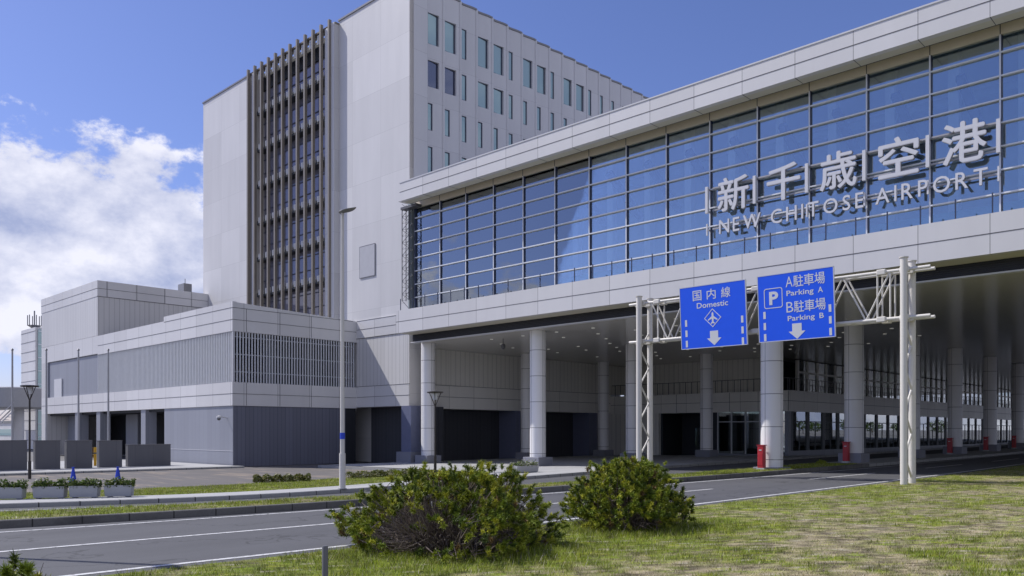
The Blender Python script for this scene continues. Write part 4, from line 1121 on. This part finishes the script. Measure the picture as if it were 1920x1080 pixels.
r6 = random.Random(31)
for i in range(11):
    u = -6 + i * 4.6 + r6.uniform(-1, 1); v = 182 + r6.uniform(-6, 6); hh = r6.uniform(2.6, 4.6); z = gz(u, v)
    t = thing('tree', 'low round green tree mirrored in the ground floor glass', 'tree', (u, v, z), 0, 'trees mirrored in the glass')
    MB().tube((0,0,-.2), (0,0,hh*.5), .14, .08, n=7).build('trunk', MATS['twig'], t)
    rs = np.random.RandomState(200 + i); n = 900; d_ = rs.normal(0, 1, (n, 3)); d_ /= np.linalg.norm(d_, axis=1)[:, None]
    c_ = d_ * rs.uniform(.5, 1.05, (n, 1)) * np.array([2.2, 2.2, hh*.36]) + np.array([0, 0, hh*.62]); e_ = rs.normal(0, .16, (n, 2, 3))
    V = np.stack([c_, c_ + e_[:, 0], c_ + e_[:, 1]], 1).reshape(-1, 3)
    np_mesh('crown', V, np.arange(3*n).reshape(-1, 3), 'leaves', np.repeat(np.array([(.07,.11,.03)]) * rs.uniform(.5, 1.5, (n, 1)), 3, 0), t)
# ---------------------------------------------------------------- far left: concourse block, mast, boarding bridge
D = thing('concourse_block', 'narrow white striped block with a glass side at the far left', 'building', (-126, 38, 0))
part(MB().box(-129.6, -123.3, 35, 42, 0, 16.6), 'wall', 'white_band', D)
jn = MB()
for i in range(12): z = 1.2 + i * 1.35; jn.box(-129.6, -123.3, 34.97, 35.01, z, z + .08)
part(jn, 'wall_joint', 'grey_back', D)
part(MB().box(-123.29, -123.2, 35.3, 41.9, .5, 16.3), 'glazing', 'window_teal', D)
gm = MB()
for i in range(9): gm.box(-123.2, -123.14, 35.3, 41.9, 1.6 + i * 1.8, 1.72 + i * 1.8)
part(gm, 'glazing_bar', 'mullion', D)
Q = thing('antenna_mast', 'small dark antenna mast with ring platform on the striped block roof', 'antenna', (-126.5, 35.8, 16.6))
m = MB().tube((0,0,0), (0,0,2.6), .09, n=8)
m.build('mast', MATS['steel_grey'], Q)
MB().lathe([(.25,.05),(.85,.5),(.9,.55),(.2,.6)], n=14).build('platform', MATS['steel_grey'], Q)
for k in range(6):
    a = k * math.pi / 3; MB().tube((.85*math.cos(a), .85*math.sin(a), .5), (.85*math.cos(a), .85*math.sin(a), 1.95), .07, n=6).build('aerial', MATS['steel_grey'], Q)
Lw = thing('concourse_wing', 'low pale airport wing in the distance behind the boarding bridge', 'building', (-190, 62, 0))
part(MB().box(-330, -128, 60, 75, 0, 4.6), 'wall', 'white_rib', Lw)
part(MB().box(-330, -128, 59.9, 59.99, 1.4, 3.0), 'window_band', 'window_teal', Lw)
part(MB().box(-330.3, -127.7, 59.7, 75.3, 4.6, 5.1), 'roof', 'roof_grey', Lw)
Bq = thing('boarding_bridge', 'pale grey boarding bridge with round end and outside stairs at the left edge', 'boarding bridge', (-118, 31.5, 0))
MB().lathe([(3.0, 5.3), (3.2, 5.5), (3.2, 7.9), (3.0, 8.0)], n=28).build('rotunda', MATS['pole_grey'], Bq, smooth=True)
MB().lathe([(.7, 0), (.7, 5.3)], n=16).build('leg', MATS['white_metal'], Bq, smooth=True)
MB().box(-14, -2.9, -1.5, 1.5, 5.4, 8.0).build('tunnel', MATS['louvre_white'], Bq)
st = MB()
for i in range(14): st.box(2.0 + i*.0 - .6, 2.9, -4.6 - .0 + i*.32 - 1, -4.6 + i*.32 - .7, .35*i, .35*i + .06)
st.tube((1.4, -5.6, .2), (1.4, -1.2, 5.1), .08, n=6).tube((2.9, -5.6, .2), (2.9, -1.2, 5.1), .08, n=6).tube((2.9, -5.6, 1.2), (2.9, -1.2, 6.1), .05, n=6)
st.build('stairs', MATS['white_metal'], Bq)
MB().box(-1.8, 1.6, -3.6, -2.9, 3.2, 5.0).tube((1.8, -2.9, 5.3), (2.2, -3.2, 2.2), .12, n=8).build('machinery', MATS['steel_grey'], Bq)

# ---------------------------------------------------------------- dwarf pines
def dwarf_pine(label, u, v, rx, ry, h, n_shoots, seed, bare=None, n_twigs=400):
    rs = np.random.RandomState(seed); ang = math.pi/2 - math.atan2(1592, 1530)   # widest across the road bank
    ax = np.array([.721, .693]); ay = np.array([-.693, .721])
    z0 = gz(u, v); t = thing('dwarf_pine', label, 'shrub', (u, v, z0), 0, 'dwarf pines on the lawn')
    tw = MB(); tips = []; axes = []
    lump = rs.rand(8) * 6.28
    def surf(th, ph, r):
        k = r * (1 + (.25 + .75*math.sin(th))*(.13*math.sin(3*ph + lump[0]) + .10*math.sin(5*ph + lump[1] + 2*th) + .08*math.sin(7*th + lump[2]) + .07*math.sin(9*ph + 5*th + lump[3])))
        a = rx*math.sin(th)*math.cos(ph)*k; b = ry*math.sin(th)*math.sin(ph)*k
        p = ax*a + ay*b
        return np.array([p[0], p[1], max(.06, h*.10 + h*.86*math.cos(th)*k)]), a/rx, b/ry
    def branch(tip, r0, r1, seg=3):
        root = np.array([tip[0]*.22, tip[1]*.22, .02]) + rs.normal(0, .06, 3)*np.array([1,1,0])
        pts = [root]
        for i in range(1, seg):
            s = i/seg; m_ = root*(1-s) + tip*s; m_[2] = tip[2]*(s**1.5)*.9 + .02; m_ += rs.normal(0, .10, 3); m_[2] = max(m_[2], .03); pts.append(m_)
        pts.append(tip)
        for i in range(seg):
            a0 = r0 + (r1-r0)*i/seg; a1 = r0 + (r1-r0)*(i+1)/seg; tw.tube(pts[i], pts[i+1], a0, a1, n=4, caps=False)
        return pts
    count = 0; tries = 0
    while count < n_shoots and tries < n_shoots*6:
        tries += 1
        th = math.acos(1 - rs.rand()*1.02); th = min(th, 1.62); ph = rs.rand()*6.2832
        r = .80 + .24*rs.rand()**.7 if rs.rand() < .82 else rs.uniform(.5, .8)
        p, a, b = surf(th, ph, r)
        if bare is not None and rs.rand() < bare(a, b, p[2]/h): 
            if rs.rand() < .5: branch(p, .012, .004)
            continue
        gap = math.sin(6.1*ph + lump[4]) * math.sin(5.3*th + lump[5]) + .6*math.sin(11*ph + lump[6])
        if gap > .75 and rs.rand() < .75: continue
        out = p - np.array([0, 0, h*.15]); out = out/np.linalg.norm(out) + np.array([0, 0, .35]) + rs.normal(0, .35, 3); out /= np.linalg.norm(out)
        count += 1
        for q_ in range(1 + int(rs.rand()*3.4)):
            tips.append(p + rs.normal(0, .062, 3)*(1 if q_ else 0)); o2 = out + rs.normal(0, .28, 3)*(1 if q_ else 0); axes.append(o2/np.linalg.norm(o2))
        if rs.rand() < .16: branch(p - out*.05, .016, .006)
        else:
            q = p - out*rs.uniform(.12, .3) + rs.normal(0, .05, 3); q[2] = max(.04, q[2]); tw.tube(q, p, .009, .005, n=4, caps=False)
    for _ in range(n_twigs):
        th = math.acos(1 - rs.rand()*.98); ph = rs.rand()*6.2832; p, a, b = surf(th, ph, rs.uniform(.45, .93)); pts = branch(p, .011, .003, 4)
        for q in range(2):
            e = p + rs.normal(0, .10, 3); e[2] = max(e[2], .04); tw.tube(pts[-2], e, .006, .003, n=3, caps=False)
    tw.build('branches', MATS['twig'], t)
    tips = np.array(tips); axes = np.array(axes); NN = 64; n = len(tips)
    L_ = rs.uniform(.08, .14, (n, 1)); 
    s = rs.rand(n, NN, 1); base = tips[:, None, :] + axes[:, None, :]*L_[:, None, :]*(s - .35)
    rnd_ = rs.normal(0, 1, (n, NN, 3)); rnd_ -= (rnd_*axes[:, None, :]).sum(2, keepdims=True)*axes[:, None, :]; rnd_ /= np.linalg.norm(rnd_, axis=2, keepdims=True)
    d = axes[:, None, :]*rs.uniform(-.05, 1.1, (n, NN, 1)) + rnd_*rs.uniform(.35, 1.0, (n, NN, 1)); d /= np.linalg.norm(d, axis=2, keepdims=True)
    ln = rs.uniform(.05, .085, (n, NN, 1))*rs.uniform(.75, 1.25, (n, 1, 1)); sd_ = np.cross(d, rs.normal(0, 1, (n, NN, 3))); sd_ /= np.linalg.norm(sd_, axis=2, keepdims=True); w = .0078
    V = np.stack([base - sd_*w, base + sd_*w, base + d*ln], 2).reshape(-1, 3); F = np.arange(len(V)).reshape(-1, 3)
    pal = np.array([(.17,.225,.022),(.30,.34,.03),(.46,.46,.05),(.085,.125,.02)]); c = pal[rs.choice(4, n, p=(.32,.30,.16,.22))]*rs.uniform(.75, 1.25, (n, 1))
    k = rs.rand(n) < .03; c[k] = (.20, .13, .05)
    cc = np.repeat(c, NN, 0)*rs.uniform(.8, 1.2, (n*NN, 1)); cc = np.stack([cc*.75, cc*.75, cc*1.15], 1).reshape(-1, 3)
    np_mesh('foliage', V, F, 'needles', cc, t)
    return t
def bare1(a, b, z):                       # thin woody patch low on the road-side half
    k = math.exp(-(((a + .34)/.50)**2 + ((z - .36)/.32)**2)) * (1.15 if b < .35 else .3)
    k2 = .55*math.exp(-(((a - .45)/.35)**2 + ((z - .25)/.18)**2)) * (1.0 if b < .2 else .3)
    return min(.97, 1.15*k + k2)
dwarf_pine('wide straggly dwarf pine with bare brown twigs showing, left of the pair', -10.44, 9.36, 1.66, 1.56, 1.33, 900, 77, bare1, 520)
dwarf_pine('dense rounded dwarf pine in front of the left gantry post', -9.93, 13.72, 1.09, 1.12, 1.38, 860, 78, lambda a, b, z: .45*math.exp(-((z - .12)/.12)**2), 160)
dwarf_pine('tips of a dwarf pine rising into the lower left corner', -8.0, 2.03, .52, .52, .90, 130, 79, None, 50)
